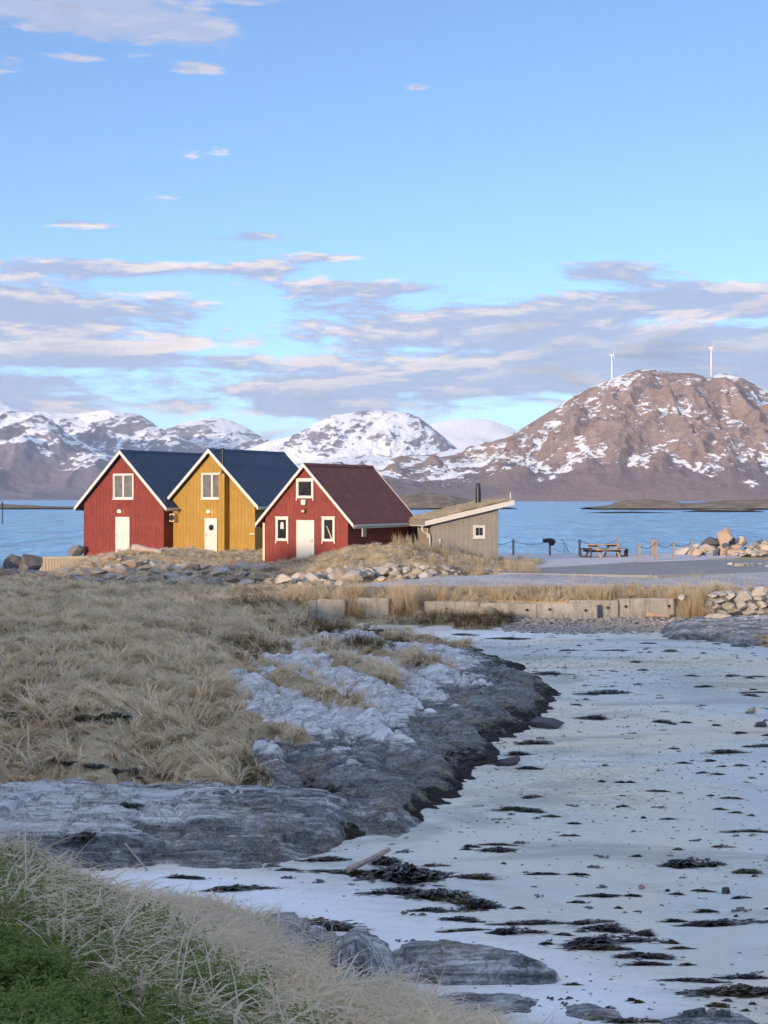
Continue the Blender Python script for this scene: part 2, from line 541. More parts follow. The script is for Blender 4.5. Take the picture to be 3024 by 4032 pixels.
    col = t.mix(t.math('MULTIPLY', t.step(lg, 0.42, 0.58), 0.85), col, (0.70, 0.61, 0.475))
    col = t.mix(t.math('MULTIPLY', t.step(t.noise(t.pos((1, 2.2, 1)), 0.22, 6, 0.65, 0.5), 0.47, 0.63), 0.72), col, (0.35, 0.36, 0.335))
    fr = t.attr('frost')
    col = t.mix(t.math('MULTIPLY', fr, t.step(t.math('ADD', n2, t.math('MULTIPLY', fr, 0.35)), 0.45, 0.8)), col, (0.78, 0.79, 0.79))
    gold = t.attr('weed')
    gn = t.step(t.noise(p, 7, 5, 0.7), 0.46, 0.60)
    col = t.mix(t.math('MULTIPLY', t.math('MULTIPLY', gold, gn), 0.75), col, (0.36, 0.33, 0.16))
    t.bump(t.math('ADD', t.math('MULTIPLY', n2, 1.0), t.math('MULTIPLY', n3, 0.35)), 0.6, 0.06)
    M['sand'] = t.done(col, 0.9, 0.2)
    # turf ground below the grass
    t = NT('dry turf')
    p = t.pos()
    n = t.noise(p, 0.5, 7, 0.7); n2 = t.noise(t.pos((4, 1, 1), (0, 0, 0.6)), 5, 5, 0.7)
    col = t.ramp(t.math('ADD', t.math('MULTIPLY', n, 0.5), t.math('MULTIPLY', n2, 0.5)), [(0.3, (0.22, 0.17, 0.105)), (0.5, (0.40, 0.32, 0.205)), (0.7, (0.54, 0.45, 0.31))])
    g = t.step(t.noise(p, 0.33, 4), 0.60, 0.72)
    col = t.mix(t.math('MULTIPLY', g, 0.5), col, (0.10, 0.11, 0.035))
    t.bump(n2, 0.8, 0.06)
    M['turf'] = t.done(col, 0.95, 0.1)
    # grasses (colour varies from tuft to tuft)
    def grass(name, stops, tip):
        t = NT(name)
        r = t.rnd()
        wide = t.noise(t.pos((1, 1, 1)), 0.45, 6, 0.72)
        f = t.math('ADD', t.math('MULTIPLY', r, 0.42), t.math('MULTIPLY', t.step(wide, 0.32, 0.68), 0.58))
        col = t.ramp(f, stops)
        col = t.mix(t.math('MULTIPLY', t.attr('tip'), 0.55), col, tip)
        tr = t.n('ShaderNodeBsdfTranslucent')
        t.l(col, tr.inputs[0])
        ms = t.n('ShaderNodeMixShader'); ms.inputs[0].default_value = 0.48
        m = t.done(col, 0.75, 0.15)
        t.l(t.p.outputs[0], ms.inputs[1]); t.l(tr.outputs[0], ms.inputs[2]); t.l(ms.outputs[0], t.out.inputs[0])
        return m
    M['straw'] = grass('dry straw grass', [(0.08, (0.40, 0.29, 0.17)), (0.28, (0.62, 0.475, 0.285)), (0.55, (0.79, 0.635, 0.41)), (0.85, (0.87, 0.735, 0.52))], (0.89, 0.775, 0.575))
    M['reed'] = grass('tall straw', [(0.1, (0.36, 0.27, 0.16)), (0.5, (0.52, 0.41, 0.26)), (0.9, (0.62, 0.51, 0.345))], (0.68, 0.57, 0.40))
    M['bleached'] = grass('bleached grass', [(0.10, (0.38, 0.29, 0.18)), (0.4, (0.60, 0.50, 0.355)), (0.72, (0.76, 0.665, 0.50)), (0.92, (0.66, 0.48, 0.29))], (0.82, 0.76, 0.64))
    M['crow'] = grass('green crowberry', [(0.1, (0.085, 0.125, 0.03)), (0.4, (0.14, 0.205, 0.045)), (0.7, (0.20, 0.275, 0.065)), (0.93, (0.22, 0.18, 0.06))], (0.27, 0.33, 0.095))
    M['brownweed'] = grass('brown heather', [(0.1, (0.10, 0.05, 0.025)), (0.5, (0.19, 0.11, 0.05)), (0.9, (0.13, 0.12, 0.04))], (0.25, 0.16, 0.08))
    # seaweed
    t = NT('dark seaweed')
    n = t.noise(t.pos(), 9, 4)
    f = t.math('ADD', t.math('MULTIPLY', n, 0.6), t.math('MULTIPLY', t.rnd(), 0.4))
    M['weed'] = t.done(t.ramp(f, [(0.25, (0.008, 0.007, 0.009)), (0.48, (0.024, 0.020, 0.015)), (0.66, (0.085, 0.066, 0.024)), (0.85, (0.045, 0.022, 0.022))]), 0.32, 0.5)
    # boulders
    def stone(name, lo, mid, hi, scale=1.6):
        t = NT(name)
        p = t.pos(obj=True); r = t.rnd()
        off = t.n('ShaderNodeVectorMath', operation='ADD'); t.l(p, off.inputs[0])
        cx = t.n('ShaderNodeCombineXYZ'); t.l(t.math('MULTIPLY', r, 40.0), cx.inputs[0]); t.l(cx.outputs[0], off.inputs[1])
        n = t.noise(off.outputs[0], scale, 7, 0.68, 0.4)
        n2 = t.noise(off.outputs[0], scale * 9, 4, 0.7)
        f = t.math('ADD', t.math('ADD', t.math('MULTIPLY', n, 0.5), t.math('MULTIPLY', n2, 0.3)), t.math('MULTIPLY', r, 0.22))
        col = t.ramp(f, [(0.3, lo), (0.5, mid), (0.72, hi)])
        t.bump(t.math('ADD', n, t.math('MULTIPLY', n2, 0.4)), 0.6, 0.08)
        return t.done(col, 0.9, 0.2)
    M['pale_stone'] = stone('pale stone', (0.20, 0.175, 0.15), (0.37, 0.33, 0.285), (0.54, 0.49, 0.43))
    M['grey_stone'] = stone('grey stone', (0.15, 0.148, 0.145), (0.30, 0.29, 0.28), (0.48, 0.455, 0.43))
    M['brown_stone'] = stone('brown stone', (0.18, 0.13, 0.095), (0.36, 0.275, 0.21), (0.54, 0.43, 0.34))
    M['dark_stone'] = stone('dark stone', (0.05, 0.05, 0.058), (0.125, 0.12, 0.128), (0.26, 0.25, 0.245))
    M['wall_stone'] = stone('wall stone', (0.17, 0.168, 0.155), (0.34, 0.33, 0.31), (0.50, 0.48, 0.45))
    # bedrock: gneiss with pale dry tops and a black weed belt just over the sand
    def bedrock(name, rot, pale=1.0, belt=1.0):
        t = NT(name)
        pw = t.pos()
        ps = t.pos((0.16, 3.0, 2.6), (0, 0, rot))
        n = t.noise(ps, 1.1, 9, 0.70, 0.15); n2 = t.noise(pw, 2.6, 8, 0.74, 0.4); n3 = t.noise(pw, 20, 5, 0.75)
        f = t.math('ADD', t.math('ADD', t.math('MULTIPLY', n, 0.40), t.math('MULTIPLY', n2, 0.28)), t.math('MULTIPLY', n3, 0.32))
        col = t.ramp(f, [(0.40, (0.030, 0.033, 0.040)), (0.455, (0.125, 0.135, 0.150)), (0.525, (0.245, 0.255, 0.265)), (0.60, (0.45, 0.455, 0.455))])
        br = t.step(t.noise(pw, 0.9, 6, 0.7), 0.47, 0.66)
        col = t.mix(t.math('MULTIPLY', br, 0.6), col, t.ramp(n3, [(0.35, (0.14, 0.11, 0.075)), (0.65, (0.36, 0.30, 0.21))]))
        wh = t.attr('pale')
        wf = t.step(t.math('ADD', t.math('ADD', t.math('MULTIPLY', n, 0.55), t.math('MULTIPLY', n2, 0.35)), t.math('MULTIPLY', wh, 0.42)), 0.50, 0.66)
        col = t.mix(t.math('MULTIPLY', wf, 0.9 * pale), col, t.ramp(t.math('ADD', t.math('MULTIPLY', n3, .5), t.math('MULTIPLY', n, .5)), [(0.38, (0.34, 0.34, 0.34)), (0.48, (0.64, 0.64, 0.635)), (0.62, (0.84, 0.84, 0.835))]))
        ck = t.math('ABSOLUTE', t.math('SUBTRACT', t.noise(ps, 0.8, 5, 0.6, 0.1), 0.5))
        ck2 = t.math('ABSOLUTE', t.math('SUBTRACT', t.noise(pw, 0.9, 6, 0.6, 0.8), 0.5))
        crack = t.math('MAXIMUM', t.step(ck, 0.004, 0.022, 1, 0), t.math('MULTIPLY', t.step(ck2, 0.003, 0.012, 1, 0), 0.8))
        col = t.mix(t.math('MULTIPLY', crack, 0.32), col, (0.05, 0.05, 0.055))
        h = t.attr('above')
        hb = t.math('ADD', h, t.math('MULTIPLY', t.math('SUBTRACT', n2, 0.5), -1.1))
        col = t.mix(t.math('MULTIPLY', t.step(hb, 0.14, 0.44, 1.0, 0.0), 0.55 * belt), col, t.ramp(n3, [(0.4, (0.050, 0.046, 0.032)), (0.65, (0.20, 0.17, 0.085))]))
        wd = t.math('MULTIPLY', t.step(t.math('ADD', h, t.math('MULTIPLY', t.noise(pw, 2.1, 6, 0.75), -0.75)), -0.27, -0.15, 1.0, 0.0), belt)
        col = t.mix(wd, col, t.ramp(n3, [(0.45, (0.010, 0.010, 0.009)), (0.7, (0.05, 0.042, 0.025))]))
        t.bump(t.math('SUBTRACT', t.math('ADD', t.math('MULTIPLY', n, 1.0), t.math('ADD', t.math('MULTIPLY', n2, 0.6), t.math('MULTIPLY', n3, 0.3))), t.math('MULTIPLY', crack, 0.5)), 0.8, 0.07)
        return t.done(col, 0.85, 0.25)
    M['bedrock'] = bedrock('banded coastal bedrock', R(-66))
    M['slabrock'] = bedrock('dark slab bedrock', R(4), 0.75, 0.25)
    M['nearrock'] = bedrock('near grey rock', R(-25), 0.6, 0.0)
    # water
    t = NT('sea water')
    p1 = t.pos((0.22, 0.035, 1)); p2 = t.pos((0.7, 0.16, 1)); p3 = t.pos((0.012, 0.012, 1))
    w1 = t.noise(p1, 1.0, 4, 0.6); w2 = t.noise(p2, 1.0, 4, 0.65); w3 = t.noise(p3, 1.0, 4, 0.6)
    t.bump(t.math('ADD', t.math('MULTIPLY', w1, 1.0), t.math('ADD', t.math('MULTIPLY', w2, 0.32), t.math('MULTIPLY', w3, 0.6))), 1.0, 3.0)
    t.p.inputs['IOR'].default_value = 1.333
    M['water'] = t.done(t.ramp(t.math('ADD', t.math('MULTIPLY', w1, 0.6), t.math('MULTIPLY', w2, 0.4)), [(0.40, (0.020, 0.190, 0.380)), (0.60, (0.170, 0.480, 0.680))]), 0.2, 0.35)
    # mountains
    def mountain(name, rock_lo, rock_hi, forest_shade, sc, amt, tilt, soft=0.03):
        t = NT(name)
        p = t.pos((1.0, 0.5, 2.6), (0, tilt, 0)); pu = t.pos((1, 0.6, 1))
        n = t.noise(p, 0.0042 * sc, 7, 0.66, 0.6)
        n2 = t.noise(p, 0.022 * sc, 6, 0.72, 0.4)
        n3 = t.noise(pu, 0.012 * sc, 7, 0.7, 0.3)
        rock = t.ramp(t.math('ADD', t.math('MULTIPLY', n3, 0.7), t.math('MULTIPLY', n2, 0.3)), [(0.34, rock_lo), (0.66, rock_hi)])
        low = t.attr('low')
        rock = t.mix(t.math('MULTIPLY', t.step(t.math('ADD', low, t.math('MULTIPLY', t.math('SUBTRACT', n3, 0.5), 1.6)), 0.25, 0.95), 0.85), rock, forest_shade)  # shade and haze tint of the lower slopes is put into the forest colour
        s = t.attr('snow')
        f = t.math('ADD', t.math('ADD', t.math('MULTIPLY', n, 0.62), t.math('MULTIPLY', n2, 0.38)), s)
        col = t.mix(t.step(f, amt, amt + soft), rock, (0.88, 0.89, 0.91))
        t.bump(t.math('ADD', t.math('MULTIPLY', n3, 1.0), t.math('MULTIPLY', n2, 0.3)), 0.8, 20.0)
        return t.done(col, 0.95, 0.05)
    M['mtn_near'] = mountain('brown fell with snow patches', (0.185, 0.130, 0.112), (0.40, 0.298, 0.255), (0.175, 0.140, 0.150), 1.7, 0.505, R(-38), 0.02)
    M['mtn_far'] = mountain('snow mountain', (0.135, 0.125, 0.165), (0.31, 0.27, 0.295), (0.185, 0.155, 0.185), 1.0, 0.497, R(20), 0.03)
    t = NT('skerry')
    p = t.pos()
    n = t.noise(p, 0.10, 7, 0.7)
    z = t.xyz()[2]
    col = t.ramp(n, [(0.3, (0.11, 0.095, 0.075)), (0.55, (0.22, 0.175, 0.12)), (0.75, (0.36, 0.32, 0.27))])
    hz = t.math('ADD', z, t.math('MULTIPLY', n, -1.6))
    col = t.mix(t.step(hz, -0.25, 0.25, 1, 0), col, (0.014, 0.013, 0.015))
    M['skerry'] = t.done(col, 0.95, 0.1)
    M['turbine'] = simple('white turbine paint', (0.8, 0.79, 0.78), 0.5, 0.3, var=0.02)
make_materials()

# ------------------------------------------------------------------ ground surfaces
def wp(x, y, z):
    return (x, y, z)
turf_ctrl = [
    # field on the left
    cp(-400, 1300, D=64), cp(-400, 1500, Z=1.75), cp(-400, 1700, Z=1.2),
    cp(0, 1262, D=68), cp(100, 1264, D=68), cp(250, 1268, D=68), cp(450, 1275, D=66), cp(600, 1285, D=64),
    cp(0, 1350, Z=2.2), cp(150, 1345, Z=2.25), cp(300, 1350, Z=2.2), cp(480, 1350, Z=1.95), cp(640, 1345, Z=1.5),
    cp(0, 1450, Z=1.9), cp(250, 1450, Z=1.9), cp(430, 1450, Z=1.65), cp(560, 1445, Z=1.45), cp(560, 1400, Z=1.6), cp(660, 1390, Z=1.45),
    cp(0, 1560, Z=1.5), cp(250, 1560, Z=1.5), cp(450, 1560, Z=1.25), cp(590, 1560, Z=1.05),
    cp(0, 1680, Z=1.08), cp(250, 1685, Z=1.05), cp(460, 1680, Z=1.0), cp(520, 1640, Z=1.05), cp(0, 1712, Z=0.9), cp(250, 1710, Z=0.92), cp(460, 1708, Z=0.9),
    # below bedrock and sand
    cp(620, 1500, Z=1.30), cp(700, 1425, Z=1.44), cp(760, 1470, Z=1.30), cp(900, 1422, Z=1.20), cp(800, 1450, Z=1.27), cp(1000, 1440, Z=0.85), cp(1150, 1470, Z=0.3), cp(700, 1560, Z=0.8),
    cp(900, 1560, Z=0.55), cp(1050, 1560, Z=0.15), cp(680, 1650, Z=0.6), cp(900, 1680, Z=0.15),
    cp(820, 1400, Z=1.25), cp(940, 1410, Z=1.05), cp(1060, 1410, Z=0.55),
    cp(1300, 1450, Z=0.0), cp(1300, 1700, Z=-0.2), cp(1620, 1500, Z=0.0), cp(1620, 1700, Z=-0.2),
    cp(100, 1770, Z=0.3), cp(420, 1770, Z=0.3), cp(700, 1770, Z=0.0), cp(300, 1850, Z=-0.4), cp(700, 1850, Z=-0.4), cp(0, 1850, Z=-0.2),
    (-9,20,-1.2), (-4,20,-1.2), (0,20,-1.2), (4,20,-1.2), (9,20,-1.2), (-12,23,-0.6), (4,25,-0.6), (10,26,-0.6), (10,36,-0.4), (16,45,-0.2),
    # knoll before the left houses
    cp(170, 1235, D=76), cp(200, 1206, D=84), cp(300, 1193, D=86), cp(420, 1191, D=87), cp(520, 1196, D=87), cp(600, 1204, D=83), cp(400, 1230, D=76), cp(550, 1240, D=74),
    wp(-16, 95, 2.6), wp(-10.5, 93, 2.65), wp(-4.4, 79.3, 2.78), wp(-7, 82, 2.72), wp(-12, 105, 2.4), wp(-6, 100, 2.4), wp(-17.4, 97.5, 2.4),
    # shore at the far left and behind
    wp(-18.5, 87, 1.75), wp(-20.5, 84, 0.7), wp(-22, 88, -0.8), wp(-19.6, 93, -0.3), wp(-20, 76, 1.85), wp(-23.5, 78, 0.5), wp(-25, 70, 1.5), wp(-32, 72, -0.5),
    wp(-28, 95, -1.8), wp(-21, 108, -2), wp(-12, 118, -2.5), wp(0, 112, -2.5),
    # raised strip behind the concrete blocks
    cp(640, 1268, D=66), cp(700, 1290, D=63.6), cp(900, 1290, D=63.6), cp(1100, 1290, D=63.6), cp(1300, 1290, D=63.6), cp(1480, 1285, D=63.6), cp(1659, 1266, D=64), cp(1900, 1266, D=64),
    cp(800, 1256, D=70), cp(1000, 1252, D=70), cp(1300, 1249, D=70), cp(1640, 1237, D=72), cp(1950, 1237, D=72),
    cp(1100, 1230, Z=2.42), cp(1400, 1226, Z=2.42), cp(1659, 1216, Z=2.42), wp(30, 82, 2.42), wp(22, 94, 2.35), wp(11, 92, 2.4), wp(6, 96, 2.3),
    wp(10, 103, -2), wp(22, 103, -2), wp(36, 100, -1), wp(4, 104, -1),
    # knoll before the red house and the shed
    cp(700, 1197, D=77), cp(760, 1183, D=77), cp(840, 1175, D=77), cp(900, 1180, D=78), cp(960, 1193, D=79), cp(1050, 1214, D=79), cp(1130, 1229, D=78.5),
    cp(650, 1264, D=68), cp(750, 1258, D=69), cp(900, 1247, D=71), cp(1000, 1241, D=73), wp(0.5, 83, 2.9), wp(3, 85.5, 2.65), wp(7, 87, 2.5), wp(-1, 90, 2.6),
    # foot of the blocks
    cp(690, 1342, Z=1.12), cp(800, 1347, Z=1.08), cp(920, 1350, Z=1.08), cp(1050, 1346, Z=1.2), cp(760, 1372, Z=1.1), cp(880, 1384, Z=0.85), cp(1000, 1384, Z=0.75),
    cp(1130, 1352, Z=0.9), cp(1250, 1345, Z=0.6), cp(1400, 1345, Z=0.6), cp(1600, 1345, Z=0.7), cp(1900, 1345, Z=0.7),
]
_turf = TPS(turf_ctrl, 2e-4)
PLAT_LINE = [(-9.0, 64.0), (-3.9, 66.6), (3.9, 71.8), (7.6, 77.6), (9.0, 90.0), (9.5, 120.0)]
def in_platform(X, Y):
    """1 on the levelled strip with road and terrace, right of the two knolls"""
    X = np.asarray(X, float); Y = np.asarray(Y, float)
    xl = np.interp(Y, [p[1] for p in PLAT_LINE], [p[0] for p in PLAT_LINE])
    return sstep(-0.6, 1.2, X - xl) * sstep(62.4, 63.0, Y)
def plat_z(Y):
    return np.interp(Y, [62.0, 63.0, 66, 70, 73, 96.5, 99, 104], [1.75, 1.84, 2.12, 2.28, 2.40, 2.42, 2.3, -2.0])
def ground0(X, Y):
    w = in_platform(X, Y)
    return np.clip(_turf(X, Y), -2.5, 4.4) * (1 - w) + plat_z(np.asarray(Y, float)) * w
def S(x, y, off=-0.12):
    return cp(x, y, Z='s', off=off)
rock_ctrl = [
    # back and top of the big ledge
    cp(440, 1490, Z=1.35), cp(540, 1445, Z=1.5), cp(640, 1415, Z=1.55), cp(700, 1385, Z=1.5), cp(770, 1368, Z=1.42), cp(850, 1380, Z=1.25), cp(950, 1398, Z=1.15), cp(1020, 1405, Z=1.05),
    cp(560, 1480, Z=1.48), cp(680, 1450, Z=1.5), cp(800, 1425, Z=1.42), cp(900, 1440, Z=1.35), cp(1000, 1445, Z=1.28), cp(1100, 1450, Z=1.15),
    cp(600, 1510, Z=1.36), cp(740, 1500, Z=1.36), cp(900, 1500, Z=1.2), cp(1040, 1510, Z=1.05), cp(1140, 1500, Z=0.95),
    cp(640, 1560, Z=1.25), cp(800, 1560, Z=1.18), cp(950, 1570, Z=0.95), cp(1080, 1560, Z=0.8),
    cp(560, 1625, Z=1.08), cp(700, 1600, Z=1.05), cp(850, 1630, Z=1.0), cp(960, 1640, Z=0.86), cp(1040, 1625, Z=0.72),
    cp(600, 1680, Z=0.86), cp(720, 1690, Z=0.82), cp(860, 1700, Z=0.74), cp(930, 1710, Z=0.66), cp(540, 1700, Z=0.8),
    # meeting the sand
    S(1120, 1424), S(1180, 1462), S(1212, 1505), S(1196, 1548), S(1130, 1590), S(1080, 1612), S(1100, 1652), S(1035, 1668), S(1085, 1700), S(1020, 1718), S(1000, 1745), S(955, 1768), S(1050, 1408), cp(700, 1735, Z=0.74), cp(820, 1745, Z=0.68), cp(900, 1750, Z=0.58), cp(600, 1730, Z=0.72),
    S(1300, 1470, -0.6), S(1280, 1560, -0.7), S(1200, 1640, -0.7), S(1150, 1740, -0.9), S(1050, 1800, -1.0), S(860, 1830, -0.7), S(500, 1840, -0.7), S(1250, 1800, -1.2), S(1400, 1600, -1.2), S(1150, 1400, -0.4),
    cp(700, 1775, Z=0.3), cp(500, 1755, Z=0.2), cp(430, 1650, Z=0.5), cp(380, 1560, Z=0.9), cp(350, 1490, Z=1.1), cp(480, 1420, Z=1.2), cp(620, 1370, Z=1.15), cp(750, 1350, Z=1.0), cp(900, 1365, Z=0.8), cp(1050, 1385, Z=0.6),
]
_rock = TPS(rock_ctrl, 2e-3)
STRIPS = [(cp(680, 1412, Z=1.5), cp(855, 1484, Z=1.26), .42), (cp(765, 1402, Z=1.42), cp(945, 1446, Z=1.32), .40), (cp(610, 1468, Z=1.44), cp(795, 1548, Z=1.2), .36), (cp(520, 1560, Z=1.25), cp(660, 1604, Z=1.1), .40),
          (cp(840, 1385, Z=1.24), cp(1010, 1408, Z=1.1), .5), (cp(560, 1690, Z=0.95), cp(590, 1716, Z=0.9), .35)]
def strip_z(X, Y):
    """tongues of turf that run down the hollows of the ledge"""
    z = np.full(np.shape(X), -9.0)
    for a, b, w in STRIPS:
        dx, dy = b[0] - a[0], b[1] - a[1]
        t = np.clip(((X - a[0]) * dx + (Y - a[1]) * dy) / (dx * dx + dy * dy), 0, 1)
        d = np.hypot(X - a[0] - t * dx, Y - a[1] - t * dy) / (w * (1.15 - .5 * t)) + .5 * fbm(X * 1.1, Y * .8, 3, .5, 55)
        z = np.maximum(z, np.where(d < 1.6, _rock(X, Y) + .20 - .30 * np.clip(d, 0, 9) ** 2, -9))
    return z
def turf_z(X, Y):
    X = np.asarray(X, float); Y = np.asarray(Y, float)
    w = 1 - np.clip(in_platform(X, Y), 0, 1)
    hum = 0.22 * fbm(X * 0.45, Y * 0.33, 3, 0.5, 1) + 0.24 * (ridged(X * 0.75, Y * 0.5, 2, 0.5, 2) - 0.6) + 0.10 * fbm(X * 1.6, Y * 1.1, 3, 0.55, 2)
    z = ground0(X, Y) + hum * (0.1 + 0.9 * w)
    z = np.maximum(z, strip_z(X, Y))
    return np.where((Y < 62.75) & (Y > 54), np.minimum(z, np.maximum(np.interp(X, [2.0, 4.5, 7.0], [9, 1.35, 0.4]), 1.80 - 1.0 * ((X - 12.55) / 0.95) ** 2 - 0.40 * (62.75 - Y))), z)
def sand_z(X, Y):
    X = np.asarray(X, float); Y = np.asarray(Y, float)
    return sand_z0(Y) + 0.035 * fbm(X * 0.25, Y * 0.18, 4, 0.5, 3) + 0.012 * fbm(X * 1.5, Y * 0.8, 3, 0.5, 4)
def strata(X, Y, ang, sx, sy, seed, amp):
    """tilted beds: each rises gently across the strike and breaks off in a sharp step"""
    c, s = math.cos(ang), math.sin(ang)
    a = X * c + Y * s; b = -X * s + Y * c
    w = fbm(a * sx * 1.5, b * sy * 0.5, 4, 0.5, seed + 5) * 1.3 + 0.25 * fbm(a * sx * 8, b * sy * 1.5, 3, 0.5, seed + 6)
    q = b * sy + w
    fr = q - np.floor(q)
    saw = np.where(fr < 0.82, fr / 0.82, (1 - fr) / 0.18) - 0.5
    k = np.floor(q)
    var = 0.45 + 0.55 * (0.5 + 0.5 * pn(k * 3.7 + seed, a * sx * 2.5))
    return amp * saw * var
def rock_z(X, Y):
    z = _rock(X, Y)
    lim = np.clip(z - sand_z0(Y) + 0.4, 0, 1)
    # strike runs towards the viewer and to the right
    r = strata(X, Y, math.atan2(-2.4, 1.0), 0.10, 0.55, 1, 0.36) + strata(X, Y, math.atan2(-1.6, 1.0), 0.25, 1.7, 2, 0.17)
    st = fbm(X * 0.55, Y * 0.55, 4, 0.55, 9)
    zq = z + 0.35 * st + 0.05 * fbm(X * 2.2, Y * 1.6, 3, 0.5, 15)
    ledge = (np.floor(zq / 0.16 + 0.5) * 0.16 - zq) * 0.55
    joint = np.exp(-(pn(X * 0.55 + 3, Y * 0.30) / 0.045) ** 2) + np.exp(-(pn(X * 0.30 - Y * 0.12, Y * 0.42 + 9) / 0.035) ** 2)
    ledge = ledge - 0.08 * joint * sstep(0.1, 0.4, z - sand_z0(Y))
    return z + (r + ledge) * (0.25 + 0.75 * lim) + 0.16 * fbm(X * 0.7, Y * 0.4, 3, 0.5, 14) + 0.02 * fbm(X * 4, Y * 4, 4, 0.6, 6)
slab_ctrl = [
    cp(-250, 1712, Z=1.16), cp(0, 1720, Z=1.15), cp(250, 1718, Z=1.12), cp(450, 1720, Z=1.08), cp(580, 1726, Z=1.02), cp(700, 1738, Z=0.92), cp(840, 1755, Z=0.78),
    cp(-250, 1790, Z=0.88), cp(0, 1790, Z=0.85), cp(200, 1790, Z=0.84), cp(430, 1790, Z=0.78), cp(600, 1790, Z=0.74), cp(720, 1785, Z=0.68), cp(820, 1780, Z=0.6),
    cp(100, 1840, Z=0.62), cp(300, 1845, Z=0.56), cp(500, 1845, Z=0.52), cp(640, 1835, Z=0.5),
    S(-200, 1880), S(40, 1885), S(200, 1888), S(350, 1880), S(500, 1884), S(640, 1872), S(700, 1850), S(745, 1822), S(830, 1808), S(890, 1800), S(950, 1772),
    S(100, 1940, -0.6), S(500, 1950, -0.6), S(760, 1900, -0.6), S(950, 1830, -0.6), S(1050, 1770, -0.6), S(1000, 1720, -0.9), S(1150, 1800, -1.2), S(1100, 1900, -1.2), S(-300, 1960, -0.7),
    cp(-250, 1685, Z=0.7), cp(0, 1692, Z=0.7), cp(300, 1692, Z=0.65), cp(560, 1700, Z=0.55), cp(750, 1715, Z=0.4), cp(900, 1740, Z=0.3),
]
_slab = TPS(slab_ctrl, 2e-3)
def slab_z(X, Y):
    z = _slab(X, Y)
    lim = np.clip(z - sand_z0(Y) + 0.3, 0, 1)
    r = strata(X, Y, 0.06, 0.15, 1.6, 3, 0.18) + strata(X, Y, 0.15, 0.5, 4.2, 4, 0.07)
    zq = z + r + 0.06 * fbm(X * 1.6, Y * 2.4, 3, 0.5, 16)
    r = r + (np.floor(zq / 0.10 + 0.5) * 0.10 - zq) * 0.6 - 0.09 * np.exp(-(pn(X * 0.6 + 5, Y * 0.5) / 0.04) ** 2)
    return z + r * (0.3 + 0.7 * lim) + 0.012 * fbm(X * 5, Y * 7, 4, 0.6, 8)
cove_ctrl = [
    cp(1450, 1350, Z=1.25), cp(1560, 1345, Z=1.35), cp(1700, 1345, Z=1.4), cp(1900, 1350, Z=1.4), cp(1480, 1366, Z=1.2), cp(1600, 1368, Z=1.28), cp(1700, 1370, Z=1.3), cp(1900, 1370, Z=1.3),
    S(1420, 1362), S(1490, 1384), S(1560, 1392), S(1660, 1396), S(1900, 1400), S(1380, 1360, -0.5), S(1480, 1410, -0.6), S(1660, 1420, -0.6), S(1900, 1425, -0.6), cp(1430, 1335, Z=0.9), cp(1600, 1328, Z=1.1), cp(1900, 1330, Z=1.1), (10, 45, -0.3), (14, 45, -0.3), (20, 45, -0.3),
]
_cove = TPS(cove_ctrl, 2e-3)
def cove_z(X, Y):
    return _cove(X, Y) + strata(X, Y, 0.0, 0.4, 1.2, 6, 0.25) + 0.05 * fbm(X * 3, Y * 3, 4, 0.6, 12)
near_ctrl = [
    cp(-500, 2300, D=4.6), cp(0, 2300, D=5.0), cp(0, 2212, D=5.6), cp(300, 2230, D=5.8), cp(600, 2240, D=6.2), cp(1000, 2300, D=6.6), cp(1400, 2400, D=7),
    cp(-500, 2000, D=6.2), cp(0, 2020, D=6.7), cp(300, 2095, D=7.0), cp(600, 2140, D=7.4), cp(850, 2205, D=7.8),
    cp(-500, 1860, D=8), cp(0, 1920, D=7.9), cp(200, 2010, D=8.2), cp(450, 2060, D=8.5), cp(700, 2125, D=8.8), cp(950, 2225, D=8.3),
    cp(-500, 1790, D=9.6), cp(0, 1848, D=9.5), cp(100, 1905, D=9.5), cp(200, 1950, D=9.6), cp(300, 1985, D=10), cp(420, 2025, D=10.3), cp(560, 2065, D=10.6), cp(700, 2110, D=10.6), cp(850, 2150, D=10), cp(1000, 2212, D=9.4), cp(1150, 2300, D=9),
    cp(300, 1962, D=13), cp(430, 1957, D=13.2), cp(540, 1985, D=13.6), cp(150, 1930, D=13),
    cp(-300, 1930, D=12.5), cp(620, 2035, D=14.5), cp(700, 2070, D=13.5), cp(850, 2140, D=12.5), cp(1000, 2260, D=12),
    cp(0, 1960, D=14.5), cp(-400, 1950, D=15),
    S(250, 1930, -0.3), S(-100, 1930, -0.3), S(500, 2005, -0.3), S(640, 2050, -0.3), S(800, 2090, -0.25), S(950, 2190, -0.3), S(1200, 2300, -0.4), S(1400, 2350, -0.5), S(300, 1850, -0.8), S(700, 1950, -0.8), S(1100, 2050, -0.8),
    (-2.5, 3.0, 4.4), (0, 1.5, 4.4), (3, 2.0, 4.0), (5.5, 5, 2.2), (7, 9, 0.6), (6, 13, 0.0), (-6, 3, 4.8), (-6, 8, 4.6), (-8, 14, 2.2), (-8, 20, 0.2), (10, 3, 2.5), (0, -3, 4.6), (-6, -3, 5), (6, -3, 4),
]
_near = TPS([p for p in near_ctrl], 1e-4, flat=True)
def near_z(X, Y):
    return np.clip(_near(X, Y), -0.8, 5.5) + 0.07 * fbm(X * 0.9, Y * 0.9, 4, 0.55, 21) + 0.03 * fbm(X * 3, Y * 3, 3, 0.5, 22)
def fan(d0, d1, n, u0, u1, m):
    D = np.geomspace(d0, d1, n); u = np.linspace(u0, u1, m)
    Yg, U = np.meshgrid(D, u, indexing='ij')
    return U * Yg, Yg
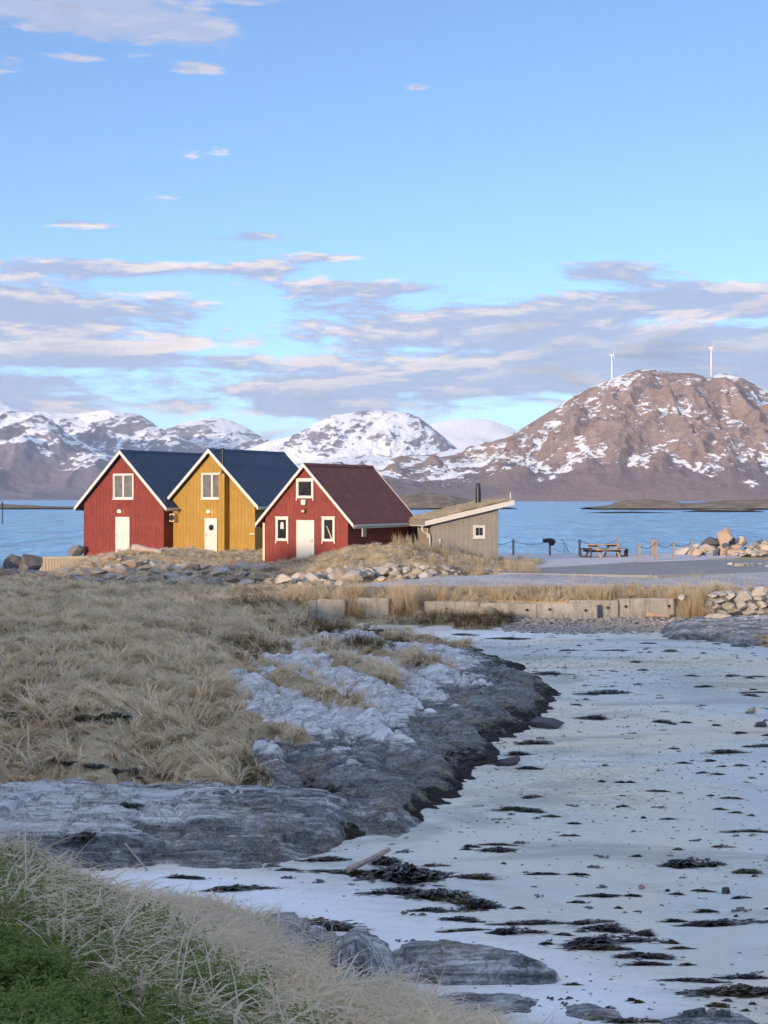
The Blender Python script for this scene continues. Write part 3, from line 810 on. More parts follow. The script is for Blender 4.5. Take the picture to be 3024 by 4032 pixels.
def ray_hit(fn, x, y, d0, d1, n=900):
    """distance at which the sight line through a photo pixel first meets a surface"""
    D = np.linspace(d0, d1, n)
    X = (x - CX) * D / F; Z = EYE - (y - HY) * D / F
    hit = np.nonzero(Z <= fn(X, D))[0]
    return float(D[hit[0]]) if len(hit) else None
def px(X, Y, Z):
    """world -> view pixel of the layout notes"""
    return (CX + X / Y * F) / K, (HY + (EYE - Z) / Y * F) / K

# sea
t_ = np.concatenate([-np.geomspace(8900, 300, 12), np.linspace(-250, 250, 11), np.geomspace(300, 8900, 12)])
Xw, Yw = np.meshgrid(t_, np.concatenate([[-1400, -700], np.linspace(-200, 200, 9), np.geomspace(250, 17300, 14)]))
sea = grid_mesh('sea', Xw, Yw, Xw * 0, M['water'])
tag(sea, 'wind-rippled blue sea filling the sound', kind='structure')
# beach
X, Y = fan(9, 67, 300, -0.62, 0.62, 260)
xs, ys = px(X, Y, sand_z(X, Y))
def blob(cx, cy, sx, sy):
    return np.exp(-((xs - cx) / sx) ** 2 - ((ys - cy) / sy) ** 2)
frost = np.clip(blob(600, 1960, 330, 60) + blob(950, 2060, 300, 70) + blob(1250, 2170, 330, 70) + blob(1050, 1372, 260, 14) + blob(300, 1905, 250, 30), 0, 1)
weedy = np.clip(blob(1460, 1440, 130, 26) + blob(1600, 1480, 110, 22) + 0.7 * blob(1250, 1690, 220, 90) + 0.6 * blob(1180, 1420, 70, 14), 0, 1)
beach = grid_mesh('beach', X, Y, sand_z(X, Y), M['sand'], attrs={'frost': frost, 'weed': weedy})
tag(beach, 'pale shell sand of the drained cove', kind='structure')
# turf
X, Y = fan(22.5, 122, 460, -0.46, 0.5, 420)
Zt = turf_z(X, Y)
k4 = lambda A: np.maximum(np.maximum(A[:-1, :-1], A[1:, :-1]), np.maximum(A[:-1, 1:], A[1:, 1:]))
keep = (k4(Zt - np.where(Y < 66, sand_z0(Y), -0.6)) > -0.25)
turf = grid_mesh('turf', X, Y, Zt, M['turf'], keep=keep)
tag(turf, 'rough coastal turf under the dry grass', kind='structure')
# hillside under the camera
gx = np.linspace(-13, 11, 330); gy = np.linspace(-4, 21, 340)
X, Y = np.meshgrid(gx, gy)
Zn = near_z(X, Y)
keep = k4(Zn - sand_z0(Y)) > -0.2
hillside = grid_mesh('hillside', X, Y, Zn, M['turf'], keep=keep)
tag(hillside, 'grassy slope in the near corner', kind='structure')
# hill to the left, out of the picture: it keeps the low sun off the cove
su = np.array([-math.sin(SUN_AZ), -math.cos(SUN_AZ)]); sp = np.array([math.cos(SUN_AZ), -math.sin(SUN_AZ)])
uu, vv = np.meshgrid(np.linspace(22, 150, 60), np.linspace(-135, 90, 110))
crest = 16.6 + 1.4 * sstep(-46, -52, vv) + 3.6 * np.exp(-((vv + 43.0) / 4.0) ** 2) + 0.5 * fbm(vv * 0.06, vv * 0 + 3, 3, 0.5, 31) - 9 * sstep(-78, -112, vv) + 2 * sstep(-10, 40, vv)
prof = np.where(uu < 70, np.exp(-((uu - 70) / 22.0) ** 2), np.exp(-((uu - 70) / 45.0) ** 2))
Zh = -1.5 + (crest + 1.5) * prof + 0.5 * fbm(uu * 0.08, vv * 0.08, 4, 0.5, 33) * (1 - prof)
hill = grid_mesh('hill', su[0] * uu + sp[0] * vv, su[1] * uu + sp[1] * vv, Zh, M['turf'])
tag(hill, 'grassy hill beside the cove', kind='structure')

# bedrock
def rock_attrs(X, Y, Z, pale):
    return {'above': Z - sand_z0(Y), 'pale': pale}
gx = np.linspace(-8.6, 6.2, 460)
gy = np.linspace(24.5, 57, 620)
X, Y = np.meshgrid(gx, gy)
Zr = rock_z(X, Y)
xs, ys = px(X, Y, Zr)
pale = np.clip(sstep(0.36, 0.66, Zr - sand_z0(Y)) * (1 - sstep(960, 1120, xs)) * (1 - 0.7 * sstep(1570, 1625, ys)), 0, 1)
keep = k4(Zr - np.maximum(sand_z0(Y), _turf(X, Y))) > -0.3
ledge = grid_mesh('rock_ledge', X, Y, Zr, M['bedrock'], keep=keep, attrs=rock_attrs(X, Y, Zr, pale))
tag(ledge, 'big banded rock ledge sloping from the grass to the sand, pale on top', 'rock')
X, Y = np.meshgrid(np.linspace(-9.5, 1.4, 440), np.linspace(21.6, 27.6, 230))
Zs = slab_z(X, Y)
xs, ys = px(X, Y, Zs)
pale = 0.75 * sstep(0.25, 0.55, Zs - sand_z0(Y)) * (1 - sstep(150, 620, xs)) + 0.16
keep = k4(Zs - sand_z0(Y)) > -0.2
slab = grid_mesh('rock_slab', X, Y, Zs, M['slabrock'], keep=keep, attrs=rock_attrs(X, Y, Zs, pale))
tag(slab, 'long low slab of dark striped rock along the near edge of the sand', 'rock')
X, Y = np.meshgrid(np.linspace(9.2, 24, 300), np.linspace(46, 66, 200))
Zc = cove_z(X, Y)
keep = (k4(Zc - sand_z0(Y)) > -0.2) & (k4(Y) < 62.0) & (k4(X / Y) > 0.16)
cove = grid_mesh('rock_outcrop', X, Y, Zc, M['slabrock'], keep=keep, attrs=rock_attrs(X, Y, Zc, Zc * 0 + 0.25))
tag(cove, 'dark weed-stained rock below the dry stone wall at the right edge', 'rock')

# ------------------------------------------------------------------ mountains, skerries
def profile_fn(pts, D):
    xs_ = np.array([(p[0] * K - CX) * D / F for p in pts]); zs_ = np.array([(HY - p[1] * K) * D / F + EYE for p in pts])
    return lambda x: np.interp(x, xs_, zs_)
def build_mountain(name, label, pts, D, front, back, mat, seed, amp, snow0, snow1, n=430, m=230, power=1.0, rs=1.0, lowcut=0.22):
    f = profile_fn(pts, D)
    x0 = (pts[0][0] * K - CX) * D / F; x1 = (pts[-1][0] * K - CX) * D / F
    t = np.concatenate([np.linspace(-1, 0, m // 4, endpoint=False), np.linspace(0, 1, m)])
    Xg, T = np.meshgrid(np.linspace(x0, x1, n), t)
    Yg = np.where(T < 0, D - T * back, D - T * front)
    Xs = Xg * (Yg / D) ** np.where(T < 0, 0.0, 1.0)
    warp = fbm(Xg * rs / 900.0, T * 1.6 + seed, 3, 0.5, seed + 7) * 900 / rs * np.clip(T, 0, 1) * 0.9
    H = f(Xg + warp)
    s = np.where(T < 0, 1 - sstep(0, 1, -T) * 0.9, (1 - T) ** power)
    q = rs / 700.0
    gul = ridged(Xs * q * 1.2 + 0.5 * T, Yg * q * 0.55, 6, 0.55, seed) - 0.42
    fb = fbm(Xs * q * 3, Yg * q * 3, 5, 0.55, seed + 1)
    env = np.where(T < 0, 0.10, np.clip(0.06 + 1.5 * T * (1 - T) * 1.6, 0, 1)) * sstep(1.0, 0.86, T)
    Z = H * s + (gul * amp + fb * amp * 0.35) * env * np.clip(H / 250.0, 0.15, 1.3)
    Z = np.maximum(Z, -4) - 3.0 * sstep(0.97, 1.0, T)
    gz = np.gradient(Z, axis=0) / np.gradient(Yg, axis=0); gxx = np.gradient(Z, axis=1) / np.gradient(Xs, axis=1)
    slope = np.hypot(gz, gxx)
    rel = Z / max(1.0, float(H.max()))
    snow = snow0 + (snow1 - snow0) * sstep(0.12, 0.8, rel) - 0.10 * sstep(0.55, 1.1, slope) - 0.12 * gul + 0.05 * fb - 0.30 * sstep(lowcut, lowcut * .3, rel + 0.22 * fbm(Xs * q * 1.5, Yg * q * 1.5, 4, 0.6, seed + 3))
    low = 1 - sstep(0.10, 0.42, rel)
    o = grid_mesh(name, Xs, Yg, Z, mat, attrs={'snow': snow, 'low': low})
    tag(o, label, kind='structure')
    return f
build_mountain('mountain_far', 'smooth white fell farthest away', [(820, 1000), (880, 940), (930, 915), (980, 906), (1015, 904), (1060, 908), (1100, 922), (1150, 945), (1250, 985), (1400, 1040)], 15000, 1900, 2000, M['mtn_far'], 3, 40, 0.32, 0.5, n=160, m=60, rs=0.3)
build_mountain('mountain_pyramid', 'dark-topped snowy mountain behind the blue roofs', [(200, 1060), (300, 965), (345, 935), (380, 918), (420, 908), (455, 901), (490, 905), (530, 920), (565, 942), (620, 968), (700, 1000), (800, 1060)], 12000, 1700, 2000, M['mtn_far'], 5, 230, 0.12, 0.05, n=300, m=140, rs=0.5)
build_mountain('mountain_cliffs', 'mountain with purple cliffs and a snowy top', [(-200, 905), (-50, 900), (60, 896), (80, 888), (120, 891), (165, 894), (200, 889), (230, 885), (265, 892), (300, 899), (325, 915), (350, 935), (400, 958), (470, 990), (560, 1030), (650, 1070)], 10500, 1300, 2000, M['mtn_far'], 8, 260, 0.07, 0.07, n=360, m=170, rs=0.6)
build_mountain('mountain_plateau', 'flat-topped snowy mountain with a dark rock face', [(430, 1040), (520, 975), (580, 952), (640, 938), (680, 915), (720, 898), (760, 892), (820, 889), (880, 893), (905, 902), (930, 922), (960, 948), (990, 972), (1050, 1000), (1150, 1040)], 9500, 1300, 1800, M['mtn_far'], 12, 240, 0.14, 0.06, n=360, m=170, rs=0.7)
build_mountain('mountain_left', 'broad snowy mountain filling the left edge', [(-1400, 790), (-900, 780), (-500, 790), (-250, 812), (-100, 840), (0, 868), (60, 893), (110, 924), (160, 955), (210, 975), (255, 1000), (320, 1040), (420, 1075), (520, 1085)], 8000, 1500, 2500, M['mtn_far'], 17, 280, 0.03, 0.20, n=520, m=240, rs=0.6, power=1.1)
fr = build_mountain('mountain_right', 'brown rounded fell with snow patches and wind turbines', [(480, 1060), (560, 1030), (620, 1005), (700, 990), (780, 984), (860, 987), (930, 982), (990, 968), (1050, 953), (1090, 945), (1130, 926), (1180, 893), (1230, 860), (1280, 836), (1330, 816), (1380, 799), (1410, 797), (1440, 803), (1465, 809), (1495, 806), (1515, 812), (1528, 822), (1545, 812), (1565, 807), (1600, 815), (1640, 834), (1659, 843), (1750, 868), (1900, 905), (2200, 970), (2600, 1050)], 4800, 1050, 1500, M['mtn_near'], 23, 125, 0.03, 0.02, n=620, m=300, rs=2.4, power=0.80, lowcut=0.20)
def build_island(name, label, pts, D, depth, seed):
    f = profile_fn(pts, D)
    x0 = (pts[0][0] * K - CX) * D / F; x1 = (pts[-1][0] * K - CX) * D / F
    Xg, T = np.meshgrid(np.linspace(x0, x1, 220), np.linspace(-1, 1, 40))
    w = 1 + 0.35 * fbm(Xg * 0.03, T, 3, 0.5, seed)
    Z = (f(Xg) + 1.2) * np.clip(1 - (T / w) ** 2, -0.3, 1) - 1.2
    Z = Z + (0.9 * fbm(Xg * 0.06, T * 2 + 9, 5, 0.6, seed)) * np.clip(f(Xg) / 3, 0.1, 1)
    o = grid_mesh(name, Xg, D - T * depth, Z, M['skerry'])
    tag(o, label, kind='structure')
build_island('island_behind_shed', 'low grassy island behind the turf-roofed shed', [(720, 1096), (790, 1086), (840, 1078), (880, 1068), (930, 1064), (970, 1069), (1010, 1080), (1060, 1091), (1110, 1097)], 900, 60, 41)
build_island('island_right', 'low brown skerry in the sound at the right', [(1270, 1096), (1320, 1091), (1345, 1081), (1400, 1079), (1450, 1083), (1480, 1088), (1540, 1084), (1600, 1080), (1700, 1078), (1900, 1084), (2000, 1098)], 850, 50, 43)
build_island('island_reef', 'flat black reef awash before the skerry', [(1270, 1107.5), (1300, 1106), (1360, 1105), (1420, 1106.5), (1460, 1108)], 640, 16, 45)
build_island('island_reef_right', 'brown reef awash at the right', [(1460, 1107), (1500, 1103), (1540, 1099), (1600, 1099), (1640, 1104), (1660, 1107)], 690, 18, 46)
build_island('island_left', 'long low dark skerry at the left', [(-700, 1090), (-300, 1086), (-60, 1088), (60, 1091), (120, 1094), (200, 1094), (330, 1095), (420, 1096.5)], 870, 30, 47)

# ------------------------------------------------------------------ houses
TH = R(28)                         # the gables turn this far to the left of the viewer
EX = Vector((math.cos(TH), -math.sin(TH), 0)); EYV = Vector((math.sin(TH), math.cos(TH), 0))
def facade_px(origin, ex, n, x, y):
    """photo pixel -> (along, height) on the vertical plane through origin"""
    d = Vector(((x - CX) / F, 1.0, -(y - HY) / F)); c = Vector((0, 0, EYE))
    t = (origin - c).dot(n) / d.dot(n)
    p = c + d * t - origin
    return p.dot(ex), p.z
def board_gable(W, z0, ze, slope, step=0.125, y=0.0, th=0.016, skip=()):
    """vertical boards, every second one proud, cut to the roof slope"""
    mb = MB(); n = max(2, int(round(W / step))); w = W / n
    for i in range(n):
        a = -W / 2 + i * w; b = a + w
        d = th if i % 2 else th * 0.35
        def top(x): return ze + (W / 2 - abs(x)) * slope
        pts = [(a, z0), (b, z0), (b, top(b))] + ([(0, top(0))] if a < -1e-6 and b > 1e-6 else []) + [(a, top(a))]
        mb.prism([(p, y, q) for p, q in pts], (0, -d, 0))
    return mb
def board_wall(L, z0, z1, x, sign, step=0.125, th=0.016):
    mb = MB(); n = max(2, int(round(L / step))); w = L / n
    for i in range(n):
        d = th if i % 2 else th * 0.35
        mb.box(min(x, x + sign * d), max(x, x + sign * d), i * w, (i + 1) * w, z0, z1)
    return mb
def window(house, x0, x1, z0, z1, y, kind, material='glass', muntin=True):
    """casing boards round a frame, pane(s) set back"""
    cw = 0.085 if kind != 'wide' else 0.07
    w = MB()
    w.box(x0, x1, y - 0.05, y, z1 - cw, z1); w.box(x0, x1, y - 0.05, y, z0, z0 + cw)
    w.box(x0, x0 + cw, y - 0.048, y, z0 + cw, z1 - cw); w.box(x1 - cw, x1, y - 0.048, y, z0 + cw, z1 - cw)
    win = w.build('window', M['white'], house, bevel=0.006)
    a0, a1, b0, b1 = x0 + cw, x1 - cw, z0 + cw, z1 - cw
    f = MB(); fw = 0.05
    f.box(a0, a1, y - 0.034, y, b1 - fw, b1); f.box(a0, a1, y - 0.034, y, b0, b0 + fw)
    f.box(a0, a0 + fw, y - 0.033, y, b0 + fw, b1 - fw); f.box(a1 - fw, a1, y - 0.033, y, b0 + fw, b1 - fw)
    f.build('frame', M['white'], win)
    if kind == 'wide':
        mx = (a0 + a1) / 2
        MB().box(mx - 0.06, mx + 0.06, y - 0.042, y, b0 + fw, b1 - fw).build('mullion', M['white'], win)
        for q0, q1 in ((a0 + fw, mx - 0.06), (mx + 0.06, a1 - fw)):
            MB().box(q0, q1, y - 0.022, y - 0.010, b0 + fw, b1 - fw).build('pane', M[material], win)
    else:
        MB().box(a0 + fw, a1 - fw, y - 0.022, y - 0.010, b0 + fw, b1 - fw).build('pane', M[material], win)
    if kind == 'horned':
        for q in (x0 - 0.01, x1 - 0.05):
            MB().box(q, q + 0.06, y - 0.052, y, z0 - 0.12, z0 + 0.002).build('horn', M['white'], win)
        MB().box(x0 - 0.03, x1 + 0.03, y - 0.066, y, z1 - 0.012, z1 + 0.035).build('head_board', M['white'], win)
    else:
        MB().box(x0 - 0.05, x1 + 0.02, y - 0.085, y, z0 - 0.045, z0 + 0.002).build('sill', M['white'], win)
    return win
def door(house, x0, x1, z0, z1, y, planks, handle_side, porthole=None):
    n = 7 if planks else 1
    d = MB(); w = (x1 - x0) / n
    for i in range(n):
        d.box(x0 + i * w + (0.005 if planks else 0), x0 + (i + 1) * w, y - 0.055, y, z0, z1)
    if planks:
        d.box(x0, x1, y - 0.047, y, z0, z1)
    dr = d.build('door', M['door_white'], house, bevel=0.004)
    c = MB()
    c.box(x0 - 0.03, x0, y - 0.062, y, z0, z1 + 0.03); c.box(x1, x1 + 0.03, y - 0.062, y, z0, z1 + 0.03); c.box(x0, x1, y - 0.062, y, z1, z1 + 0.03)
    c.build('door_frame', M['white'], dr)
    hx = x0 + 0.08 if handle_side < 0 else x1 - 0.08
    zc = z0 + 1.02
    MB().box(hx - 0.02, hx + 0.02, y - 0.075, y - 0.055, zc - 0.09, zc + 0.09).tube([(hx, y - 0.06, zc), (hx, y - 0.12, zc), (hx - handle_side * 0.13, y - 0.12, zc)], 0.012).build('handle', M['steel'], dr)
    if planks:
        h0, h1 = (x0, x0 + 0.36)
        for zz in (z0 + 0.18, z1 - 0.33):
            MB().box(h0, h1, y - 0.064, y - 0.055, zz, zz + 0.035).build('hinge', M['steel'], dr)
    if porthole:
        cx, cz, r = porthole
        ring = MB().tube([(cx, y - 0.055, cz), (cx, y - 0.075, cz)], r * 1.12, 28).build('porthole_ring', M['steel'], dr)
        MB().tube([(cx, y - 0.0755, cz), (cx, y - 0.080, cz)], r * 0.95, 28).build('porthole_pane', M['glass'], dr)
    return dr
def wall_lamp(house, x, z, y, lit):
    l = MB().box(x - 0.06, x + 0.06, y - 0.03, y, z - 0.16, z + 0.10).tube([(x, y - 0.02, z - 0.08), (x, y - 0.13, z - 0.10), (x, y - 0.15, z - 0.02)], 0.02)
    lamp = l.build('wall_lamp', M['brass'], house)
    MB().tube([(x, y - 0.15, z + 0.125), (x, y - 0.15, z + 0.14), (x, y - 0.15, z + 0.165)], [0.13, 0.12, 0.02], 12).build('lamp_hood', M['brass'], lamp)
    MB().tube([(x, y - 0.15, z - 0.03), (x, y - 0.15, z), (x, y - 0.15, z + 0.06), (x, y - 0.15, z + 0.12)], [0.04, 0.085, 0.095, 0.06], 12).build('bulb', M['glow'] if lit else M['white'], lamp, smooth=True)
def house(name, label, Xc, Yc, zb, W, L, z_eave, z_apex, wall, roof, over=0.42, gable_over=0.34, barge=0.17, seams=True, gutter_mat='white', th=0.14):
    """origin: middle of the front gable at ground level; x along the gable, y along the ridge"""
    h = empty(name, (Xc, Yc, zb), -TH, label, 'house')
    ze = z_eave - zb; za = z_apex - zb
    slope = (za - ze) / (W / 2)
    core = MB()
    core.prism([(-W / 2 + .03, .03, -0.8), (W / 2 - .03, .03, -0.8), (W / 2 - .03, .03, ze), (0, .03, za - 0.03), (-W / 2 + .03, .03, ze)], (0, L - .06, 0))
    core.build('wall', M[wall], h)
    c = board_gable(W, -0.8, ze, slope, y=0.03)
    tag(c.build('cladding', M[wall], h), kind='stuff')
    for sgn in (-1, 1):
        tag(board_wall(L - 0.06, -0.8, ze - 0.02, sgn * (W / 2 - .03), sgn).build('side_cladding', M[wall], h), kind='stuff')
    back = board_gable(W, -0.8, ze, slope, y=0.0)
    b = MB()
    for v in back.V: b.V.append((v[0], L - .03 - v[1], v[2]))
    b.F = back.F
    tag(b.build('back_cladding', M[wall], h), kind='stuff')
    # roof slopes
    ct = math.cos(math.atan(slope))
    e = W / 2 + over
    for sgn in (-1, 1):
        zlow = za - e * slope
        y0, y1 = -gable_over, L + gable_over
        off = th / ct
        r = MB()
        r.prism([(0, y0, za + 0.02), (sgn * e, y0, zlow + 0.02), (sgn * e, y0, zlow + off), (0, y0, za + off)], (0, y1 - y0, 0))
        rf = r.build('roof', M[roof], h)
        if seams:
            s = MB(); n = int((y1 - y0) / 0.30)
            for i in range(n + 1):
                yy = y0 + 0.02 + (y1 - y0 - 0.04) * i / n
                s.prism([(0, yy - .012, za + off + .001), (sgn * e, yy - .012, zlow + off + .001), (sgn * e, yy - .012, zlow + off + .03), (0, yy - .012, za + off + .03)], (0, .024, 0))
            s.build('roof_seams', M[roof], rf)
        # barge boards front and back
        for yy, nm in ((y0 - 0.035, 'barge_board'), (y1 + 0.003, 'barge_board')):
            bb = MB().prism([(0, yy, za + off + .03), (sgn * (e + .03), yy, zlow - .03 * slope + off + .03), (sgn * (e + .03), yy, zlow - .03 * slope + off + .03 - barge / ct), (0, yy, za + off + .03 - barge / ct)], (0, .032, 0))
            bb.build(nm, M['white'], h)
        # eave board and gutter
        fz = zlow + off - 0.03
        MB().box(min(sgn * (e + .002), sgn * (e + .03)), max(sgn * (e + .002), sgn * (e + .03)), y0, y1, fz - 0.20, fz).build('fascia_board', M['white'], h)
        g = MB(); gx_ = sgn * (e + .10)
        ring = [(gx_ + 0.065 * math.cos(a), 0, fz - 0.05 + 0.065 * math.sin(a)) for a in np.linspace(math.pi, 2 * math.pi, 9)] + [(gx_ + 0.055 * math.cos(a), 0, fz - 0.05 + 0.055 * math.sin(a)) for a in np.linspace(2 * math.pi, math.pi, 9)]
        g.prism([(a, y0 + 0.05, c_) for a, _, c_ in ring], (0, y1 - y0 - 0.1, 0))
        g.build('gutter', M[gutter_mat], h)
    MB().prism([(-0.12, -gable_over, za + off - 0.12 * slope + .025), (0, -gable_over, za + off + .028), (0.12, -gable_over, za + off - 0.12 * slope + .025), (0.12, -gable_over, za + off - 0.12 * slope + .05), (0, -gable_over, za + off + .065), (-0.12, -gable_over, za + off - 0.12 * slope + .05)], (0, L + 2 * gable_over, 0)).build('ridge_cap', M[roof], h)
    h['_dim'] = (W, L, ze, za, slope)
    o = Vector((Xc, Yc, zb))
    def q(x, y):
        return facade_px(o, EX, -EYV, x, y)
    def rect(x0, x1, y0, y1):
        a, t = q(x0, y0); b, _ = q(x1, y0); _, lo = q((x0 + x1) / 2, y1)
        return a, b, lo, t
    return h, q, rect
def fit_center(xl, xr, D0, ymid):
    """gable middle and width from its two wall edges at a distance"""
    Xm = ((xl + xr) / 2 - CX) / F * D0
    o = Vector((Xm, D0, 0))
    a, _ = facade_px(o, EX, -EYV, xl, HY); b, _ = facade_px(o, EX, -EYV, xr, HY)
    c = o + EX * (a + b) / 2
    return c.x, c.y, b - a
FY = 0.03     # front boards stand on this plane, proud by 22 mm
# --- left red house
xc, yc, w = fit_center(329, 645, 95, 2170)
zb1 = EYE - (2172 - HY) / F * yc
h1, q1, r1 = house('red_cabin', 'red wooden cabin with a navy roof, leftmost of the row', xc, yc, zb1, w, 8.4,
                   EYE - (1989 - HY) / F * yc + 0.10, EYE + (HY - 1787) / F * yc, 'red', 'navy')
a, b, c, d = r1(446, 527, 1865, 1965); window(h1, a, b, c, d, 0.008, 'wide', 'curtain')
a, b, c, d = r1(458, 510, 2037, 2172); door(h1, a, b, -0.05, d, 0.008, True, -1)
a, d = q1(474, 2016); wall_lamp(h1, a, d, 0.008, True)
# --- yellow house
xc, yc, w = fit_center(668, 1004, 93, 2170)
zb2 = EYE - (2170 - HY) / F * yc
h2, q2, r2 = house('yellow_cabin', 'mustard yellow wooden cabin between the two red ones', xc, yc, zb2, w, 8.0,
                   EYE - (1985 - HY) / F * yc + 0.10, EYE + (HY - 1782) / F * yc, 'yellow', 'navy')
a, b, c, d = r2(793, 878, 1862, 1965); window(h2, a, b, c, d, 0.008, 'wide', 'curtain')
a, b, c, d = r2(809, 855, 2042, 2171); door(h2, a, b, -0.05, d, 0.008, False, -1, porthole=(q2(834, 2077)[0], q2(834, 2077)[1], 0.13 * 1.35))
a, d = q2(825, 2017); wall_lamp(h2, a, d, 0.008, True)
o2 = Vector(h2.location) - EYV * 0.5
a, d = facade_px(o2, EX, -EYV, 861, 1866); b, _ = facade_px(o2, EX, -EYV, 884, 1866)
cb = MB(); n = 4
for i in range(n):
    dd = 0.02 if i % 2 else 0.006
    cb.box(a + (b - a) * i / n, a + (b - a) * (i + 1) / n, -0.50 - dd, -0.1, -0.4, d)
cb.box(a + .004, b - .004, -0.50, 0.02, -0.4, d - .004)
ch = cb.build('chimney_casing', M['yellow'], h2)
MB().tube([((a + b) / 2 - .02, -0.28, d - 0.02), ((a + b) / 2 - .02, -0.28, d + 0.06)], 0.20, 14).build('flue_collar', M['black'], ch)
ftop = facade_px(o2, EX, -EYV, 866, 1765)[1]
MB().tube([((a + b) / 2 - .06, -0.28, d), ((a + b) / 2 - .06, -0.28, ftop), ((a + b) / 2 - .06, -0.28, ftop + 0.02)], [0.085, 0.085, 0.10], 14).build('flue_pipe', M['black'], ch)
ax, az_ = q2(1000, 2102); MB().box(w / 2 - .34, w / 2 - .02, -0.05, 0.01, az_ - .03, az_ + .03).build('hose_bracket', M['white'], h2)
ax, az_ = q2(752, 2157); MB().box(ax - .17, ax + .17, -0.03, 0.01, az_ - .14, az_ + .14).build('vent_hatch', M['timber'], h2)
# --- right red house
xc, yc, w = fit_center(1043, 1370, 79, 2200)
zb3 = EYE - (2204 - HY) / F * yc
h3, q3, r3 = house('red_cabin', 'smaller brick-red cabin with a brown roof beside the grey shed', xc, yc, zb3, w, 7.0,
                   EYE - (2048 - HY) / F * yc + 0.06, EYE + (HY - 1843) / F * yc, 'red_b', 'brownroof', over=0.42, gable_over=0.22, barge=0.13, seams=False)
for rc in ((1167, 1235, 1886, 1962), (1086, 1136, 2036, 2130), (1268, 1319, 2036, 2132)):
    a, b, c, d = r3(*rc); window(h3, a, b, c, d, 0.008, 'horned')
a, b, c, d = r3(1171, 1237, 2050, 2204); door(h3, a, b, -0.02, d, 0.008, False, 1)
a, d = q3(1199, 1977); MB().box(a - .13, a + .13, -0.16, 0.01, d - .15, d + .13).build('floodlight_box', M['white'], h3, bevel=0.02)
a, d = q3(1199, 2016); wall_lamp(h3, a, d, 0.008, False)
W3, L3, ze3 = w, 7.0, EYE - (2048 - HY) / F * yc + 0.06 - zb3
MB().box(W3 / 2, W3 / 2 + 0.12, 1.35, 1.72, ze3 - 0.92, ze3 - 0.32).build('meter_box', M['steel'], h3, bevel=0.01)
a, d = q3(1036, 2100)
MB().box(-W3 / 2 - 0.17, -W3 / 2 - 0.035, 0.05, 0.17, -0.1, ze3 - 0.22).build('downpipe_casing', M['cream'], h3)
# light inside the right-hand window: a white oar leaning behind the glass would be too faint; leaning boards instead
a, b, c, d = r3(1285, 1312, 2070, 2128)
MB().prism([(a, -0.016, d), (a + .05, -0.016, d), (b, -0.016, c), (b - .10, -0.016, c)], (0, 0.004, 0)).build('leaning_board', M['drift'], h3)
a, b, c, d = r3(1104, 1118, 2056, 2082)
MB().prism([(a, -0.016, c), (b, -0.016, c), (b - .03, -0.016, d), (a + .03, -0.016, d)], (0, 0.004, 0)).build('hanging_lantern', M['door_white'], h3)
# annex between the left and the yellow cabin: a boxed unit with white gutter
hp = h1.matrix_basis if False else None
xg, zg = q1(668, 2015)
ob = MB().box(h1['_dim'][0] / 2 + .04, h1['_dim'][0] / 2 + .40, 0.5, 1.1, zg - 0.62, zg - 0.12).build('heat_pump', M['cream'], h1, bevel=0.02)
MB().tube([(h1['_dim'][0] / 2 + .22, 0.49, zg - 0.37), (h1['_dim'][0] / 2 + .22, 0.485, zg - 0.37)], 0.19, 20).build('fan_grille', M['black'], ob)

